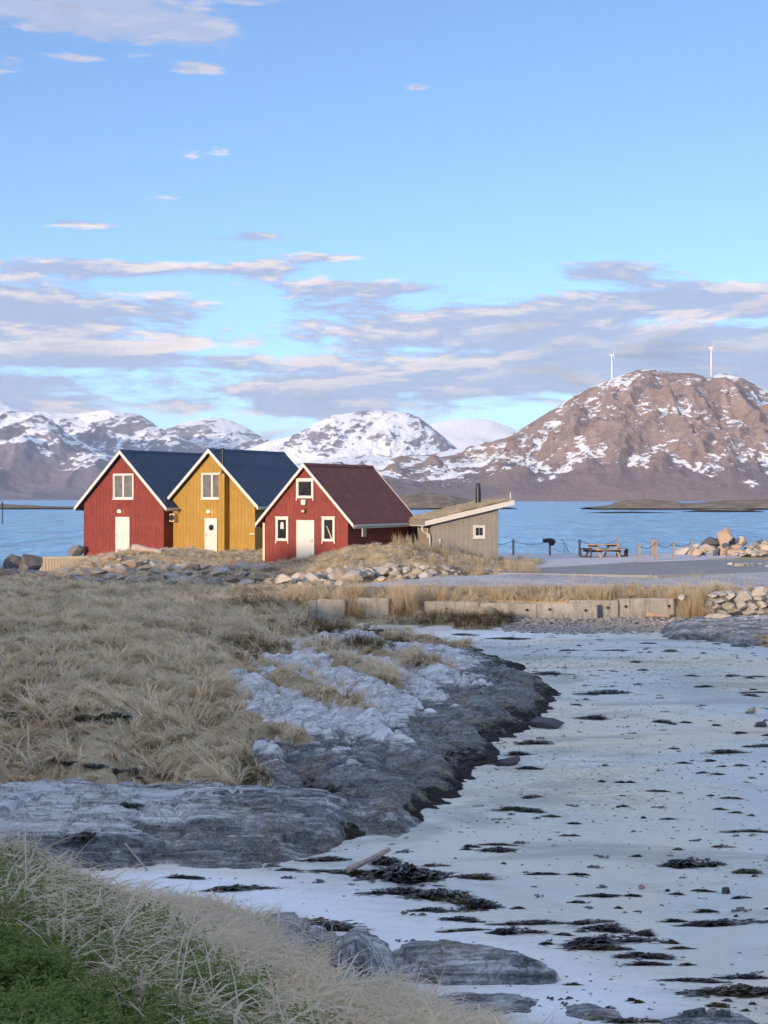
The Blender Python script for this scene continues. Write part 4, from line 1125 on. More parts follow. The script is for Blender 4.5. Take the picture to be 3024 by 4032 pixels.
# --- grey shed with a turf roof
PH = R(16.5)
sx_, sy_ = Vector((math.cos(PH), math.sin(PH), 0)), Vector((-math.sin(PH), math.cos(PH), 0))
def shed():
    D2 = 82.0
    C2 = Vector(((1962 - CX) / F * D2, D2, 0))
    a, _ = facade_px(C2, sx_, -sy_, 1697, HY)
    Ws = -a
    C1 = C2 + sx_ * a
    zb = 2.45
    L = 3.7
    o = empty('turf_roofed_shed', (C1.x, C1.y, zb), PH, 'grey board shed with a sloping turf roof and a black stovepipe', 'shed')
    zl = EYE - (2062 - HY) / F * C1.y - zb; zr = EYE - (2003 - HY) / F * C2.y - zb + .06
    sl = (zr - zl) / Ws
    core = MB().prism([(.03, .03, -0.6), (Ws - .03, .03, -0.6), (Ws - .03, .03, zr), (.03, .03, zl)], (0, L - .06, 0))
    core.build('wall', M['grey'], o)
    cl = MB(); n = int(Ws / 0.13); w = Ws / n
    for i in range(n):
        x0, x1 = i * w, (i + 1) * w; d = .022 if i % 2 else .008
        cl.prism([(x0, .03, -.6), (x1, .03, -.6), (x1, .03, zl + sl * x1 - .01), (x0, .03, zl + sl * x0 - .01)], (0, -d, 0))
    tag(cl.build('cladding', M['grey'], o), kind='stuff')
    tag(board_wall(L - .04, -.6, zl - .02, 0.03, -1, 0.13).build('side_cladding', M['grey'], o), kind='stuff')
    tag(board_wall(L - .04, -.6, zr - .02, Ws - 0.03, 1, 0.13).build('side_cladding', M['grey'], o), kind='stuff')
    # roof deck, fascia, turf
    fx0, fz0 = facade_px(C1, sx_, -sy_, 1672, 2047); fx1, fz1 = facade_px(C1, sx_, -sy_, 2015, 1966)
    ol, orr = -0.42, fx1
    yf, yb = -0.30, L + 0.35
    zat = lambda x: zl + sl * x
    MB().prism([(ol, yf, zat(ol) + .02), (orr, yf, zat(orr) + .02), (orr, yf, zat(orr) + .16), (ol, yf, zat(ol) + .16)], (0, yb - yf, 0)).build('roof_deck', M['darkwood'], o)
    for yy in (yf - .032, yb + .002):
        MB().prism([(ol - .02, yy, zat(ol) - .02), (orr + .02, yy, zat(orr) - .02), (orr + .02, yy, zat(orr) + .24), (ol - .02, yy, zat(ol) + .24)], (0, .03, 0)).build('fascia_board', M['white'], o)
    MB().box(orr + .001, orr + .03, yf, yb, zat(orr) - .02, zat(orr) + .23).build('fascia_board', M['white'], o)
    MB().box(ol - .06, ol - .001, yf, yb, zat(ol) + .02, zat(ol) + .26).build('eave_board', M['timber'], o)
    g = MB(); gx_ = ol - .13; gz = zat(ol) + .02
    ring = [(gx_ + .075 * math.cos(t), gz + .075 * math.sin(t)) for t in np.linspace(math.pi, 2 * math.pi, 9)] + [(gx_ + .062 * math.cos(t), gz + .062 * math.sin(t)) for t in np.linspace(2 * math.pi, math.pi, 9)]
    g.prism([(p, yf - .05, q) for p, q in ring], (0, yb - yf + .2, 0)); g.build('gutter', M['white'], o)
    MB().tube([(gx_, yf + .12, gz - .05), (gx_, yf + .12, gz - .22), (gx_ + .10, yf + .2, gz - .36), (-.10, -.0, gz - .50), (-.07, -.04, gz - .62), (-.07, -.04, -.5)], .045, 10).build('downpipe', M['white'], o, smooth=True)
    Xg, Yg = np.meshgrid(np.linspace(ol, orr - .02, 70), np.linspace(yf + .02, yb - .02, 70))
    edge = np.minimum(np.minimum(Xg - ol, orr - Xg), np.minimum(Yg - yf, yb - Yg))
    Zg = zl + sl * Xg + .16 + sstep(-.05, .5, edge) * (.16 + .10 * fbm(Xg * 1.5, Yg * 1.5, 4, .55, 51)) + .03
    tf = grid_mesh('turf_layer', Xg, Yg, Zg, M['turf'], parent=o)
    # stovepipe, antenna
    cx, cz = facade_px(C1 + sy_ * 2.0, sx_, -sy_, 1883, 1970)
    ztop = facade_px(C1 + sy_ * 2.0, sx_, -sy_, 1883, 1902)[1]
    base = zat(cx) + .2
    sp_ = MB().tube([(cx, 2.0, base), (cx, 2.0, base + .12)], .22, 16).tube([(cx, 2.0, base + .1), (cx, 2.0, C1.z + ztop - zb - .32)], .15, 16).build('stovepipe', M['black'], o)
    MB().tube([(cx, 2.0, ztop - zb - .34), (cx, 2.0, ztop - zb - .10), (cx, 2.0, ztop - zb - .02), (cx, 2.0, ztop - zb)], [.12, .12, .09, .03], 16).build('cowl', M['black'], sp_)
    MB().tube([(orr - .08, yf + .3, zat(orr) + .2), (orr - .08, yf + .3, zat(orr) + .65)], .03, 8).build('vent_pole', M['white'], o)
    # window
    p0 = facade_px(C1, sx_, -sy_, 1863, 2068); p1 = facade_px(C1, sx_, -sy_, 1910, 2118)
    win = window(o, p0[0], p1[0], p1[1] - zb, p0[1] - zb, .008, 'sill')
    MB().box((p0[0] + p1[0]) / 2 - .02, (p0[0] + p1[0]) / 2 + .02, -.02, -.006, p1[1] - zb + .12, p0[1] - zb - .12).build('muntin', M['timber'], win)
    lx, lz = facade_px(C1, sx_, -sy_, 1732, 2126); lz -= zb
    MB().tube([(lx, 0, lz), (lx, -.1, lz), (lx, -.13, lz + .02)], [.05, .06, .03], 10).box(lx - .02, lx + .02, -.03, .01, lz - .2, lz).build('wall_light', M['white'], o)
    MB().box(-.09, .0, .35, .45, zl - .75, zl - .25).build('wall_light', M['cream'], o)
    return o, C1, zb, (ol, orr, yf, yb, zl, sl)
shed_ob, shedC, shedZ, shedR = shed()

# ------------------------------------------------------------------ quay: road, terrace, fence, table
def patch(name, corners, n, m, fn, material, dz):
    """bilinear sheet over four ground corners (x, y), draped on fn"""
    s, t = np.meshgrid(np.linspace(0, 1, n), np.linspace(0, 1, m))
    a, b, c, d = [np.array(p, float) for p in corners]
    P = (1 - s)[..., None] * (1 - t)[..., None] * a + s[..., None] * (1 - t)[..., None] * b + s[..., None] * t[..., None] * c + (1 - s)[..., None] * t[..., None] * d
    return grid_mesh(name, P[..., 0], P[..., 1], fn(P[..., 0], P[..., 1]) + dz, material)
def g2(x, y, Z):
    p = at(x * K, y * K, Z=Z); return (p.x, p.y)
gravel = patch('gravel_road', [(-3.2, 66.6), (40, 65.2), (40, 79), (4.2, 72.2)], 170, 60, lambda X, Y: ground0(X, Y) + 0.02 * fbm(X, Y, 3, .5, 61), M['gravel'], 0.05)
tag(gravel, 'pale gravel track behind the concrete blocks', kind='structure')
TZ = 2.50
A = [g2(1075, 1237, 2.47), g2(1420, 1243, 2.47), g2(1700, 1234, 2.47), (42, 73.0), (42, 92), g2(1700, 1210, 2.47), g2(1494, 1209.2, 2.47), g2(1380, 1214, 2.47), g2(1085, 1232, 2.47)]
asphalt = MB().prism([(x, y, 2.2) for x, y in A], (0, 0, 0.27)).build('asphalt_road', M['asphalt'])
tag(asphalt, 'grey asphalt access road in front of the terrace', kind='structure')
T = [g2(940, 1231, TZ), g2(1085, 1231, TZ), g2(1380, 1213.0, TZ), g2(1520, 1208.2, TZ), (21.5, 92.5), (21.5, 98.4), (2.5, 98.4)]
terrace = MB().prism([(x, y, -1.5) for x, y in T], (0, 0, TZ + 1.5)).build('terrace', M['slab'])
tag(terrace, 'pale concrete quay terrace with the picnic table', kind='structure')
def post(x, ytop, ybot, label, w=0.13, group='rope fence posts', Z=TZ):
    p = at(x * K, ybot * K, Z=Z)
    hgt = (ybot - ytop) * K * p.y / F
    o = MB().box(-w / 2, w / 2, -w / 2, w / 2, -0.05, hgt - 0.02).raw(
        [(-w / 2, -w / 2, hgt - .02), (w / 2, -w / 2, hgt - .02), (w / 2, w / 2, hgt - .02), (-w / 2, w / 2, hgt - .02), (0, 0, hgt + .02)], [(0, 1, 4), (1, 2, 4), (2, 3, 4), (3, 0, 4)]).build('fence_post', M['timber'], bevel=0.008)
    o.location = p
    tag(o, label, 'post', group)
    return p, hgt
P1 = post(1109, 1165, 1199.5, 'timber rope post on the quay edge, closest to the grey shed')
P2 = post(1188, 1166, 1199.5, 'timber rope post on the quay edge with a black bundle on top')
P3 = post(1252, 1165, 1200, 'timber rope post standing just left of the picnic table')
P4 = post(1334, 1163, 1199.5, 'timber rope post behind the right end of the picnic table')
P5 = post(1380, 1173, 1212, 'timber post nearest the road, first right of the picnic table', 0.16)
P6 = post(1410, 1164, 1201, 'broad timber post half hidden behind a nearer one', 0.24)
P7 = post(1417, 1167, 1209.5, 'tall timber post standing in front of the broad post', 0.15)
P8 = post(1455, 1169, 1207, 'slim timber post between the broad post and the boulder pile')
P9 = post(1494, 1166, 1205.5, 'timber post standing against the green boulders')
def rope(a, b, label, sag=0.22):
    p = a[0] + Vector((0, 0, a[1] - .08)); q = b[0] + Vector((0, 0, b[1] - .08))
    pts = [p.lerp(q, t) - Vector((0, 0, sag * 4 * t * (1 - t))) for t in np.linspace(0, 1, 13)]
    o = MB().tube(pts, 0.018, 6).build('fence_rope', M['rope'], smooth=True)
    tag(o, label, 'rope', 'sagging fence ropes')
P0 = (P1[0] + Vector((-2.6, -0.5, 0)), P1[1] - .2)
rope(P0, P1, 'sagging rope running from the post by the shed towards the shed')
rope(P1, P2, 'long sagging rope over the water between the two leftmost posts')
rope(P3, P4, 'sagging rope behind the picnic table', 0.3)
rope(P5, P7, 'sagging rope between the roadside post and the tall post', 0.3)
rope(P7, P8, 'sagging rope right of the tall post', 0.3)
rope(P8, P9, 'sagging rope ending at the post by the green boulders', 0.3)
# black bundle on post 2
p = P2[0] + Vector((0, 0, P2[1]))
bb = MB()
for k_, (dx, dz, rx, rz) in enumerate(((-.16, -.02, .30, .15), (.12, -.12, .22, .22), (0, .03, .2, .13), (-.33, .05, .12, .07))):
    rows = []
    for i in range(7):
        a_ = math.pi * i / 6
        rows.append((math.cos(a_) * rx * -1, math.sin(a_) * rz))
    bb.tube([(dx + r[0], 0.0, dz + 0.02 * math.sin(5 * i + k_)) for i, r in enumerate(rows)], [max(.012, r[1]) for r in rows], 10)
bun = bb.build('black_bundle', M['black'], smooth=True); bun.location = p + Vector((0, -.05, -.03))
tag(bun, 'black lumpy bundle hung over the top of a rope post', 'bundle')
# ladder handrail
a0 = at(1213 * K, 1164 * K, D=97.6); a1 = at(1219 * K, 1199 * K, D=97.6); a2 = at(1232 * K, 1199 * K, D=97.4); a3 = at(1221 * K, 1176 * K, D=97.4)
hr = empty('ladder_handrail', (a1.x, a1.y, TZ), 0, 'thin steel handrail leaning over the quay edge', 'handrail')
MB().tube([a0 - hr.location, a3 - hr.location, a2 - hr.location], .03, 8).build('slanting_rail', M['steel'], hr)
MB().tube([a3 - hr.location + Vector((-.08, 0, .1)), a1 - hr.location], .025, 8).build('upright', M['steel'], hr)
# picnic table
def picnic():
    c = at(1302 * K, 1203.0 * K, Z=TZ)
    o = empty('picnic_table', (c.x, c.y, TZ), R(30), 'wooden picnic table with fixed benches on the quay terrace', 'picnic table')
    L = 2.0
    for i in range(5):
        y = -.36 + i * .18
        MB().box(-L / 2, L / 2, y - .08, y + .08, .72, .765).build('table_plank', M['tablewood'], o, bevel=.006)
    for sgn in (-1, 1):
        for k in range(2):
            y = sgn * (.72 + k * .16)
            MB().box(-L / 2, L / 2, y - .07, y + .07, .43, .475).build('bench_plank', M['tablewood'], o, bevel=.006)
    for x in (-.7, .7):
        for sgn in (-1, 1):
            MB().prism([(x - .03, sgn * .22, .72), (x - .03, sgn * .34, .72), (x - .03, sgn * .80, 0), (x - .03, sgn * .68, 0)], (.06, 0, 0)).build('leg', M['tablewood'], o)
        MB().box(x - .07, x - .031, -.9, .9, .31, .43).build('bench_beam', M['darkwood'], o)
        MB().box(x - .07, x - .031, -.42, .42, .62, .72).build('table_beam', M['darkwood'], o)
        MB().prism([(x + (.03 if x < 0 else -.03), -.02, .62), (x + (.03 if x < 0 else -.03), .02, .62), (0 + (.03 if x < 0 else -.03), .02, .72), (0, -.02, .72)], (.05, 0, 0)).build('brace', M['tablewood'], o)
    return c
tc = picnic()
# two crates standing at the table's ends
def crate(x, y, w, h, d, rz, label):
    p = at(x * K, y * K, Z=TZ)
    o = empty('wooden_crate', (p.x, p.y, TZ), rz, label, 'crate', 'crates by the picnic table')
    for sx2 in (-1, 1):
        for sy2 in (-1, 1):
            MB().box(sx2 * w / 2 - .03, sx2 * w / 2 + .03, sy2 * d / 2 - .03, sy2 * d / 2 + .03, 0, h).build('corner_post', M['darkwood'], o)
    for sx2 in (-1, 1):
        MB().box(sx2 * w / 2 - .045, sx2 * w / 2 - .031 + .03, -d / 2 + .031, d / 2 - .031, .04, h).build('end_board', M['darkwood'], o)
    MB().box(-w / 2 - .06, w / 2 + .06, -d / 2 - .06, d / 2 + .06, h + .001, h + .04).build('top_board', M['darkwood'], o)
    MB().box(-w / 2, w / 2, -d / 2 + .03, d / 2 - .03, .03, .08).build('bottom_board', M['darkwood'], o)
    return o
crate(1266, 1204, .62, .52, .5, R(-10), 'open dark wooden crate at the left end of the picnic table')
crate(1344, 1202.5, .50, .44, .45, R(12), 'open dark wooden crate at the right end of the picnic table')

# ------------------------------------------------------------------ wind turbines, sea mark
def turbine(x, ytop, ybase, label, spin, yaw):
    D = 4800.0
    zt = EYE + (HY - ytop) / F * D; zb = EYE + (HY - ybase) / F * D - 12
    X = (x - CX) / F * D
    o = empty('wind_turbine', (X, D, zb), yaw, label, 'wind turbine', 'wind turbines on the fell')
    H = zt - zb
    MB().tube([(0, 0, 0), (0, 0, H)], [2.3, 1.5], 16).build('tower', M['turbine'], o, smooth=True)
    MB().box(-2.0, 2.0, -3.5, 7.0, H - 1.2, H + 3.0).build('nacelle', M['turbine'], o, bevel=.5)
    hub = MB().tube([(0, -7.2, H + 1), (0, -6.2, H + 1), (0, -3.5, H + 1)], [.5, 1.7, 1.9], 14).build('hub', M['turbine'], o, smooth=True)
    Lb = 33.0
    for k in range(3):
        an = spin + k * 2 * math.pi / 3
        ca, sa = math.sin(an), math.cos(an)
        rows = []
        for r, c, tw in ((1.2, 1.0, .9), (5, 2.9, .7), (12, 2.3, .4), (22, 1.5, .2), (30, .9, .1), (Lb, .3, .05)):
            px_, pz_ = sa * 0 + ca * r, sa * r
            tx, tz = sa, -ca
            rows.append([(px_ + tx * c * s1 * math.cos(tw), -5.2 + c * s1 * math.sin(tw) + t1 * .22 * c, H + 1 + pz_ + tz * c * s1 * math.cos(tw)) for s1, t1 in ((-.35, 0), (.1, .5), (.65, 0), (.1, -.5))])
        V = [v for row in rows for v in row]
        Fc = [(i * 4 + j, i * 4 + (j + 1) % 4, (i + 1) * 4 + (j + 1) % 4, (i + 1) * 4 + j) for i in range(len(rows) - 1) for j in range(4)] + [(0, 1, 2, 3), tuple(20 + j for j in range(4))]
        MB().raw(V, Fc).build('blade', M['turbine'], o)
turbine(2409, 1400, 1486, 'white wind turbine standing left of the summit', R(140), R(62))
turbine(2800, 1370, 1468, 'white wind turbine on the second hump, near the right edge', R(150), R(58))
p = at(5 * K, 1130 * K, Z=0.0)
sm = MB().tube([(0, 0, -1), (0, 0, 5.2)], .12, 8).tube([(0, 0, 4.0), (0, 0, 5.0)], [.26, .2], 8).build('sea_mark', M['black']); sm.location = p
tag(sm, 'thin dark marker pole standing in the water at the left edge', 'pole')

# ------------------------------------------------------------------ concrete blocks along the cove
def block(x0, x1, ytop, ybot, D, rz, label, tilt=0.0, th=0.42, holes=(), roll=0.0):
    a = at(x0 * K, ybot * K, D=D); b = at(x1 * K, ybot * K, D=D)
    L = (b.x - a.x) / max(.3, math.cos(rz)); H = (ybot - ytop) * K * D / F
    c = (a + b) / 2
    bm = bmesh.new()
    bmesh.ops.create_cube(bm, size=1.0)
    for v in bm.verts:
        v.co.x *= L; v.co.y *= th; v.co.z = (v.co.z + .5) * (H + .35) - .35
        if v.co.z > 0: v.co.y *= 0.8
    bmesh.ops.bevel(bm, geom=bm.edges[:], offset=.03, segments=2, affect='EDGES')
    bmesh.ops.subdivide_edges(bm, edges=[e for e in bm.edges if e.calc_length() > .3], cuts=5, use_grid_fill=True)
    for v in bm.verts:
        n_ = mnoise.noise_vector(v.co * 1.7 + Vector((x0, 0, 0))) * .018
        v.co += n_
    me = bpy.data.meshes.new('concrete_block'); bm.to_mesh(me); bm.free()
    me.materials.append(M['concrete'])
    o = bpy.data.objects.new('concrete_block', me); link(o)
    o.location = c + Vector((0, th / 2, 0)); o.rotation_euler = (tilt, roll, rz)
    tag(o, label, 'concrete block', 'concrete blocks edging the cove')
    for hx in holes:
        MB().tube([(hx * L, -th * .47, H * .55), (hx * L, -th * .47 + .05, H * .55), (hx * L, -th * .47 + .051, H * .55)], [.055, .055, .05], 12).build('lifting_hole', M['black'], o).location = (0, -.06, 0)
    return o
block(667, 684, 1297, 1338, 61.4, R(8), 'narrow concrete block end at the left start of the row')
block(686, 747, 1295, 1336, 61.3, R(-4), 'square concrete block beside tall grass, second from the left')
block(772, 840, 1292, 1330, 61.6, R(3), 'concrete block half hidden between two grass tussocks')
block(845, 880, 1294, 1330, 61.9, R(0), 'short concrete block nearly covered by grass', holes=(-.1,))
block(917, 1035, 1300, 1334, 61.9, R(-1), 'long concrete block with two lifting holes, first of the long ones', holes=(-.1, .42), roll=R(.6))
block(1037, 1160, 1303, 1335, 61.7, R(1), 'long concrete block left of the forward-leaning one', holes=(-.38, .32), roll=R(.5))
block(1162, 1291, 1305, 1337, 61.2, R(-3), 'concrete block leaning forward onto the beach', tilt=R(-9), holes=(-.3, .3), roll=R(1.2))
block(1228, 1336, 1297, 1332, 61.75, R(2), 'concrete block set back behind the leaning one', holes=(.28,), roll=R(.3))
block(1337, 1457, 1293, 1330, 61.9, R(1), 'concrete block with driftwood under it, rightmost of the row', holes=(-.38, .4), roll=R(-.6))

# ------------------------------------------------------------------ stones
def stone_mesh(name, seed, sharp=16, sub=2, rough=.05):
    rr = random.Random(seed)
    bm = bmesh.new()
    for i in range(sharp):
        v = Vector((rr.gauss(0, 1), rr.gauss(0, 1), rr.gauss(0, 1))).normalized()
        k = rr.uniform(.78, 1.05)
        bm.verts.new((v.x * k, v.y * k, v.z * k))
    r = bmesh.ops.convex_hull(bm, input=bm.verts[:])
    bmesh.ops.delete(bm, geom=[g for g in r['geom_interior'] if isinstance(g, bmesh.types.BMVert)], context='VERTS')
    bmesh.ops.bevel(bm, geom=bm.edges[:], offset=.035, segments=1, affect='EDGES', clamp_overlap=True)
    bmesh.ops.triangulate(bm, faces=bm.faces[:])
    bmesh.ops.subdivide_edges(bm, edges=[e for e in bm.edges if e.calc_length() > .35], cuts=2)
    for v in bm.verts:
        v.co += v.co.normalized() * (mnoise.fractal(v.co * 1.6 + Vector((seed * 3.1, 0, 0)), 1.0, 2.0, 4) * rough)
    lo = Vector([min(v.co[i] for v in bm.verts) for i in range(3)]); hi = Vector([max(v.co[i] for v in bm.verts) for i in range(3)])
    for v in bm.verts:
        v.co = Vector([(v.co[i] - (lo[i] + hi[i]) / 2) / (hi[i] - lo[i]) for i in range(3)])
    me = bpy.data.meshes.new(name); bm.to_mesh(me); bm.free()
    return me
STONES = {}
def stone_of(mat, k):
    key = (mat, k % 7)
    if key not in STONES:
        me = stone_mesh('boulder', 100 + k % 7 * 13 + len(mat), sharp=9 + (k % 7))
        me.materials.append(M[mat]); STONES[key] = me
    return STONES[key]
_sk = [0]
def stone(loc, size, mat, label=None, group=None, name='boulder', parent=None, rz=None, tilt=.25):
    _sk[0] += 1
    o = bpy.data.objects.new(name, stone_of(mat, _sk[0] * 5 + random.randrange(7))); link(o, parent)
    o.location = loc; o.scale = size
    o.rotation_euler = (random.uniform(-tilt, tilt), random.uniform(-tilt, tilt), random.uniform(-.35, .35) if rz is None else rz)
    if label: tag(o, label, 'boulder', group)
    return o
def stone_px(x, y, w, h, D, mat, label, group=None, depth=1.0):
    """boulder by its middle in the photo (3024 px) and its size there"""
    p = at(x, y, D=D); s = D / F
    return stone(p, (w * s * 1.12, max(w, h) * s * depth, h * s * 1.12), mat, label, group)
# sea boulders at the right end of the quay
C4 = lambda x, y: (2400 + x * .3761, 2050 + y * .3761)
pile = [
    (1210, 165, 150, 180, 96, 'brown_stone', 'tall upright boulder on top of the pile by the quay'),
    (1060, 225, 190, 120, 96.5, 'dark_stone', 'dark rounded boulder left of the upright pale one'),
    (770, 320, 190, 120, 96.5, 'grey_stone', 'low greenish boulder at the left foot of the pile, behind the posts'),
    (920, 315, 170, 150, 96, 'grey_stone', 'greenish grey boulder beside the last rope post'),
    (1050, 280, 180, 90, 95, 'pale_stone', 'pale flat-topped boulder in the middle of the pile'),
    (1065, 345, 140, 100, 94.5, 'grey_stone', 'dark grey boulder below the pale flat-topped one'),
    (1200, 305, 140, 130, 95, 'brown_stone', 'brown boulder under the upright pale one'),
    (1375, 210, 130, 110, 97, 'pale_stone', 'cream boulder right of the upright one, against the water'),
    (1300, 215, 90, 100, 97.5, 'dark_stone', 'dark boulder wedged between the upright and the cream one'),
    (1480, 275, 130, 80, 95.5, 'brown_stone', 'tan boulder on top of the right half of the pile'),
    (1330, 330, 170, 100, 94.5, 'brown_stone', 'wide brown boulder at the base of the pile'),
    (1330, 262, 110, 50, 95, 'brown_stone', 'flat tan stone lying across the middle of the pile'),
    (1490, 325, 150, 70, 94.5, 'grey_stone', 'flat grey boulder at the foot of the right half'),
    (1600, 220, 130, 60, 97, 'dark_stone', 'low dark boulder against the water at the right edge'),
    (1600, 280, 170, 90, 95, 'brown_stone', 'reddish boulder at the right edge of the picture'),
    (1600, 320, 120, 60, 94.5, 'pale_stone', 'pale stone below the reddish one at the right edge'),
    (1730, 280, 190, 120, 95.5, 'grey_stone', None), (1880, 280, 190, 120, 96, 'brown_stone', None),
    (950, 375, 90, 40, 93.5, 'dark_stone', 'small black stone on the ground before the pile'),
]
for (x, y, w, h, D, mt, lb) in pile:
    q = C4(x, y)
    stone_px(q[0], q[1] + 4, w * .3761, h * .3761, D, mt, lb or 'boulder at the far right end of the pile, cut by the frame', 'sea boulders by the quay')
for k in range(14):
    x = random.uniform(1130, 1700); q = C4(x, random.uniform(345, 375)); w = random.uniform(10, 24)
    stone_px(q[0], q[1], w, w * .6, 92.6, random.choice(['pale_stone', 'grey_stone']), 'small stone scattered along the foot of the boulder pile', 'stones along the foot of the boulder pile')
rr = random.Random(77)
for k in range(26):
    x = rr.uniform(880, 1650); y = rr.uniform(235, 350) if x > 1000 else rr.uniform(290, 350); q = C4(x, y); w = rr.uniform(50, 110)
    side = 'left' if x < 1050 else 'middle' if x < 1330 else 'right'
    lv = 'top' if y < 275 else 'heart' if y < 315 else 'foot'
    mt = rr.choice(['grey_stone', 'brown_stone', 'pale_stone', 'dark_stone'])
    stone_px(q[0], q[1], w * .3761, w * .28, rr.uniform(94.8, 96.2), mt, f"smaller {mt.split('_')[0]} stone wedged in the {lv} of the boulder pile's {side} part", 'wedged pile stones')
# dry stone wall at the right end of the cove
sw = empty('dry_stone_wall', tuple(at(2900, 2460, D=61.6)), 0, 'dry stone retaining wall of grey blocks at the right edge of the cove', 'stone wall')
swl = Vector(sw.location)
for (x, y, w, h) in [(1140, 835, 200, 85), (1255, 790, 120, 110), (1400, 790, 180, 160), (1380, 885, 140, 100), (1560, 740, 190, 100), (1560, 800, 150, 60), (1240, 880, 170, 80), (1110, 905, 130, 80),
                     (1500, 890, 130, 90), (1600, 870, 120, 90), (1090, 785, 110, 50), (1170, 770, 80, 50), (1300, 940, 170, 60), (1480, 960, 180, 70), (1610, 950, 120, 70), (1450, 715, 100, 50), (1700, 760, 160, 110), (1710, 870, 160, 110), (1860, 800, 170, 160), (1690, 950, 150, 70), (1850, 930, 170, 90), (1050, 860, 90, 60), (1030, 940, 120, 60), (1170, 950, 120, 50)]:
    q = C4(x, y); p = at(q[0], q[1], D=61.8); s = 61.8 / F
    o = stone(p - swl, (w * .3761 * s * 1.1, .75, h * .3761 * s * 1.12), 'wall_stone', name='stone', parent=sw, tilt=.12)
q = C4(1130, 1010); stone_px(q[0], q[1], 260 * .3761, 70 * .3761, 59.6, 'pale_stone', 'flat pale slab of stone lying below the dry stone wall', depth=.7)
q = C4(755, 812); stone_px(q[0], q[1], 26, 28, 62.0, 'pale_stone', 'round white stone caught in the grass at the wall end')
for (x, y, w) in [(1090, 780, 70), (1160, 765, 60)]:
    q = C4(x, y); stone_px(q[0], q[1], w * .3761, w * .25, 62.3, 'pale_stone', 'small pale stone lying on top of the dry stone wall', 'pale stones on the wall')
# pale riprap below the knoll
TONE = {'pale_stone': 'pale', 'grey_stone': 'grey', 'dark_stone': 'dark', 'brown_stone': 'brown'}
def riprap(n, poly, sizes, mats, where, group, fn=turf_z, d0=58, d1=96, seed=1, flat=.75, sink=.3):
    rr = random.Random(seed); out = 0; tries = 0; used = []
    xs0, xs1 = min(p[0] for p in poly), max(p[0] for p in poly); ys0, ys1 = min(p[1] for p in poly), max(p[1] for p in poly)
    while out < n and tries < n * 12:
        x, y = rr.uniform(xs0, xs1), rr.uniform(ys0, ys1)
        ins = False
        for i in range(len(poly)):
            (ax, ay), (bx, by) = poly[i], poly[(i + 1) % len(poly)]
            if (ay > y) != (by > y) and x < (bx - ax) * (y - ay) / (by - ay) + ax: ins = not ins
        if not ins: continue
        tries += 1
        s = rr.uniform(*sizes) * (1.0 if rr.random() < .8 else 1.4)
        sp_ = s * F / K / 75
        if any(abs(x - u) < .42 * (sp_ + w) and abs(y - v) < .20 * (sp_ + w) for u, v, w in used): continue
        D = ray_hit(fn, x * K, y * K, d0, d1, 160)
        if D is None: continue
        X = (x * K - CX) * D / F
        used.append((x, y, sp_)); out += 1
        z = float(fn(X, D))
        hh = s * flat * rr.uniform(.8, 1.25)
        mt = rr.choice(mats)
        mark = where if isinstance(where, str) else min(where, key=lambda q: abs(q[0] - x))[1]
        size = 'large' if s > .75 else 'small' if s < .42 else 'middling'
        stone((X, D, z + hh * (.5 - sink)), (s * rr.uniform(1, 1.5), s * rr.uniform(.8, 1.2), hh), mt, f'{size} {TONE[mt]} stone {mark}', group)
LEFT = [(180, 'on the knoll under the left red cabin corner'), (260, 'on the knoll below the left red cabin door'), (350, 'on the knoll between red and yellow cabin'), (440, 'on the knoll below the yellow cabin door'), (530, 'on the knoll right of the yellow cabin door'), (620, 'below the left window of the brick-red cabin')]
PALE = [(660, 'in the bank below the brick-red cabin door'), (720, 'in the bank under the brick-red cabin right window'), (790, 'in the bank under the brick-red cabin side wall'), (860, 'in the bank under the top of the grass knoll'), (950, 'in the bank below the grey shed downpipe')]
riprap(5, [(715, 1240), (770, 1236), (860, 1238), (850, 1252), (760, 1262), (710, 1262)], (.8, 1.05), ['pale_stone'], PALE, 'big pale bank boulders', seed=3)
riprap(52, [(650, 1258), (720, 1236), (800, 1226), (900, 1228), (1000, 1234), (1010, 1241), (880, 1254), (720, 1268), (650, 1270)], (.30, .62), ['pale_stone', 'pale_stone', 'pale_stone', 'grey_stone'], PALE, 'pale bank stones', seed=4)
riprap(24, [(900, 1241), (1000, 1234), (1150, 1234), (1150, 1239), (1000, 1244), (900, 1252)], (.16, .30), ['pale_stone', 'grey_stone'], 'along the edge of the gravel track', 'small stones by the track', seed=5)
riprap(92, [(150, 1245), (280, 1222), (420, 1226), (560, 1230), (640, 1238), (660, 1250), (620, 1268), (450, 1268), (300, 1262), (170, 1262)], (.36, .8), ['grey_stone', 'pale_stone', 'pale_stone', 'brown_stone'], LEFT, 'knoll stones', seed=6, flat=.62, sink=.26)
riprap(34, [(110, 1252), (160, 1222), (260, 1204), (300, 1236), (250, 1262), (120, 1262)], (.35, .75), ['brown_stone', 'brown_stone', 'grey_stone'], LEFT, 'knoll stones', seed=7, flat=.55, sink=.36)
riprap(16, [(1570, 1222), (1659, 1214), (1760, 1214), (1760, 1226), (1659, 1228), (1580, 1226)], (.2, .42), ['pale_stone', 'grey_stone'], 'in the rubble beside the road at the right edge', 'rubble by the road', seed=9)
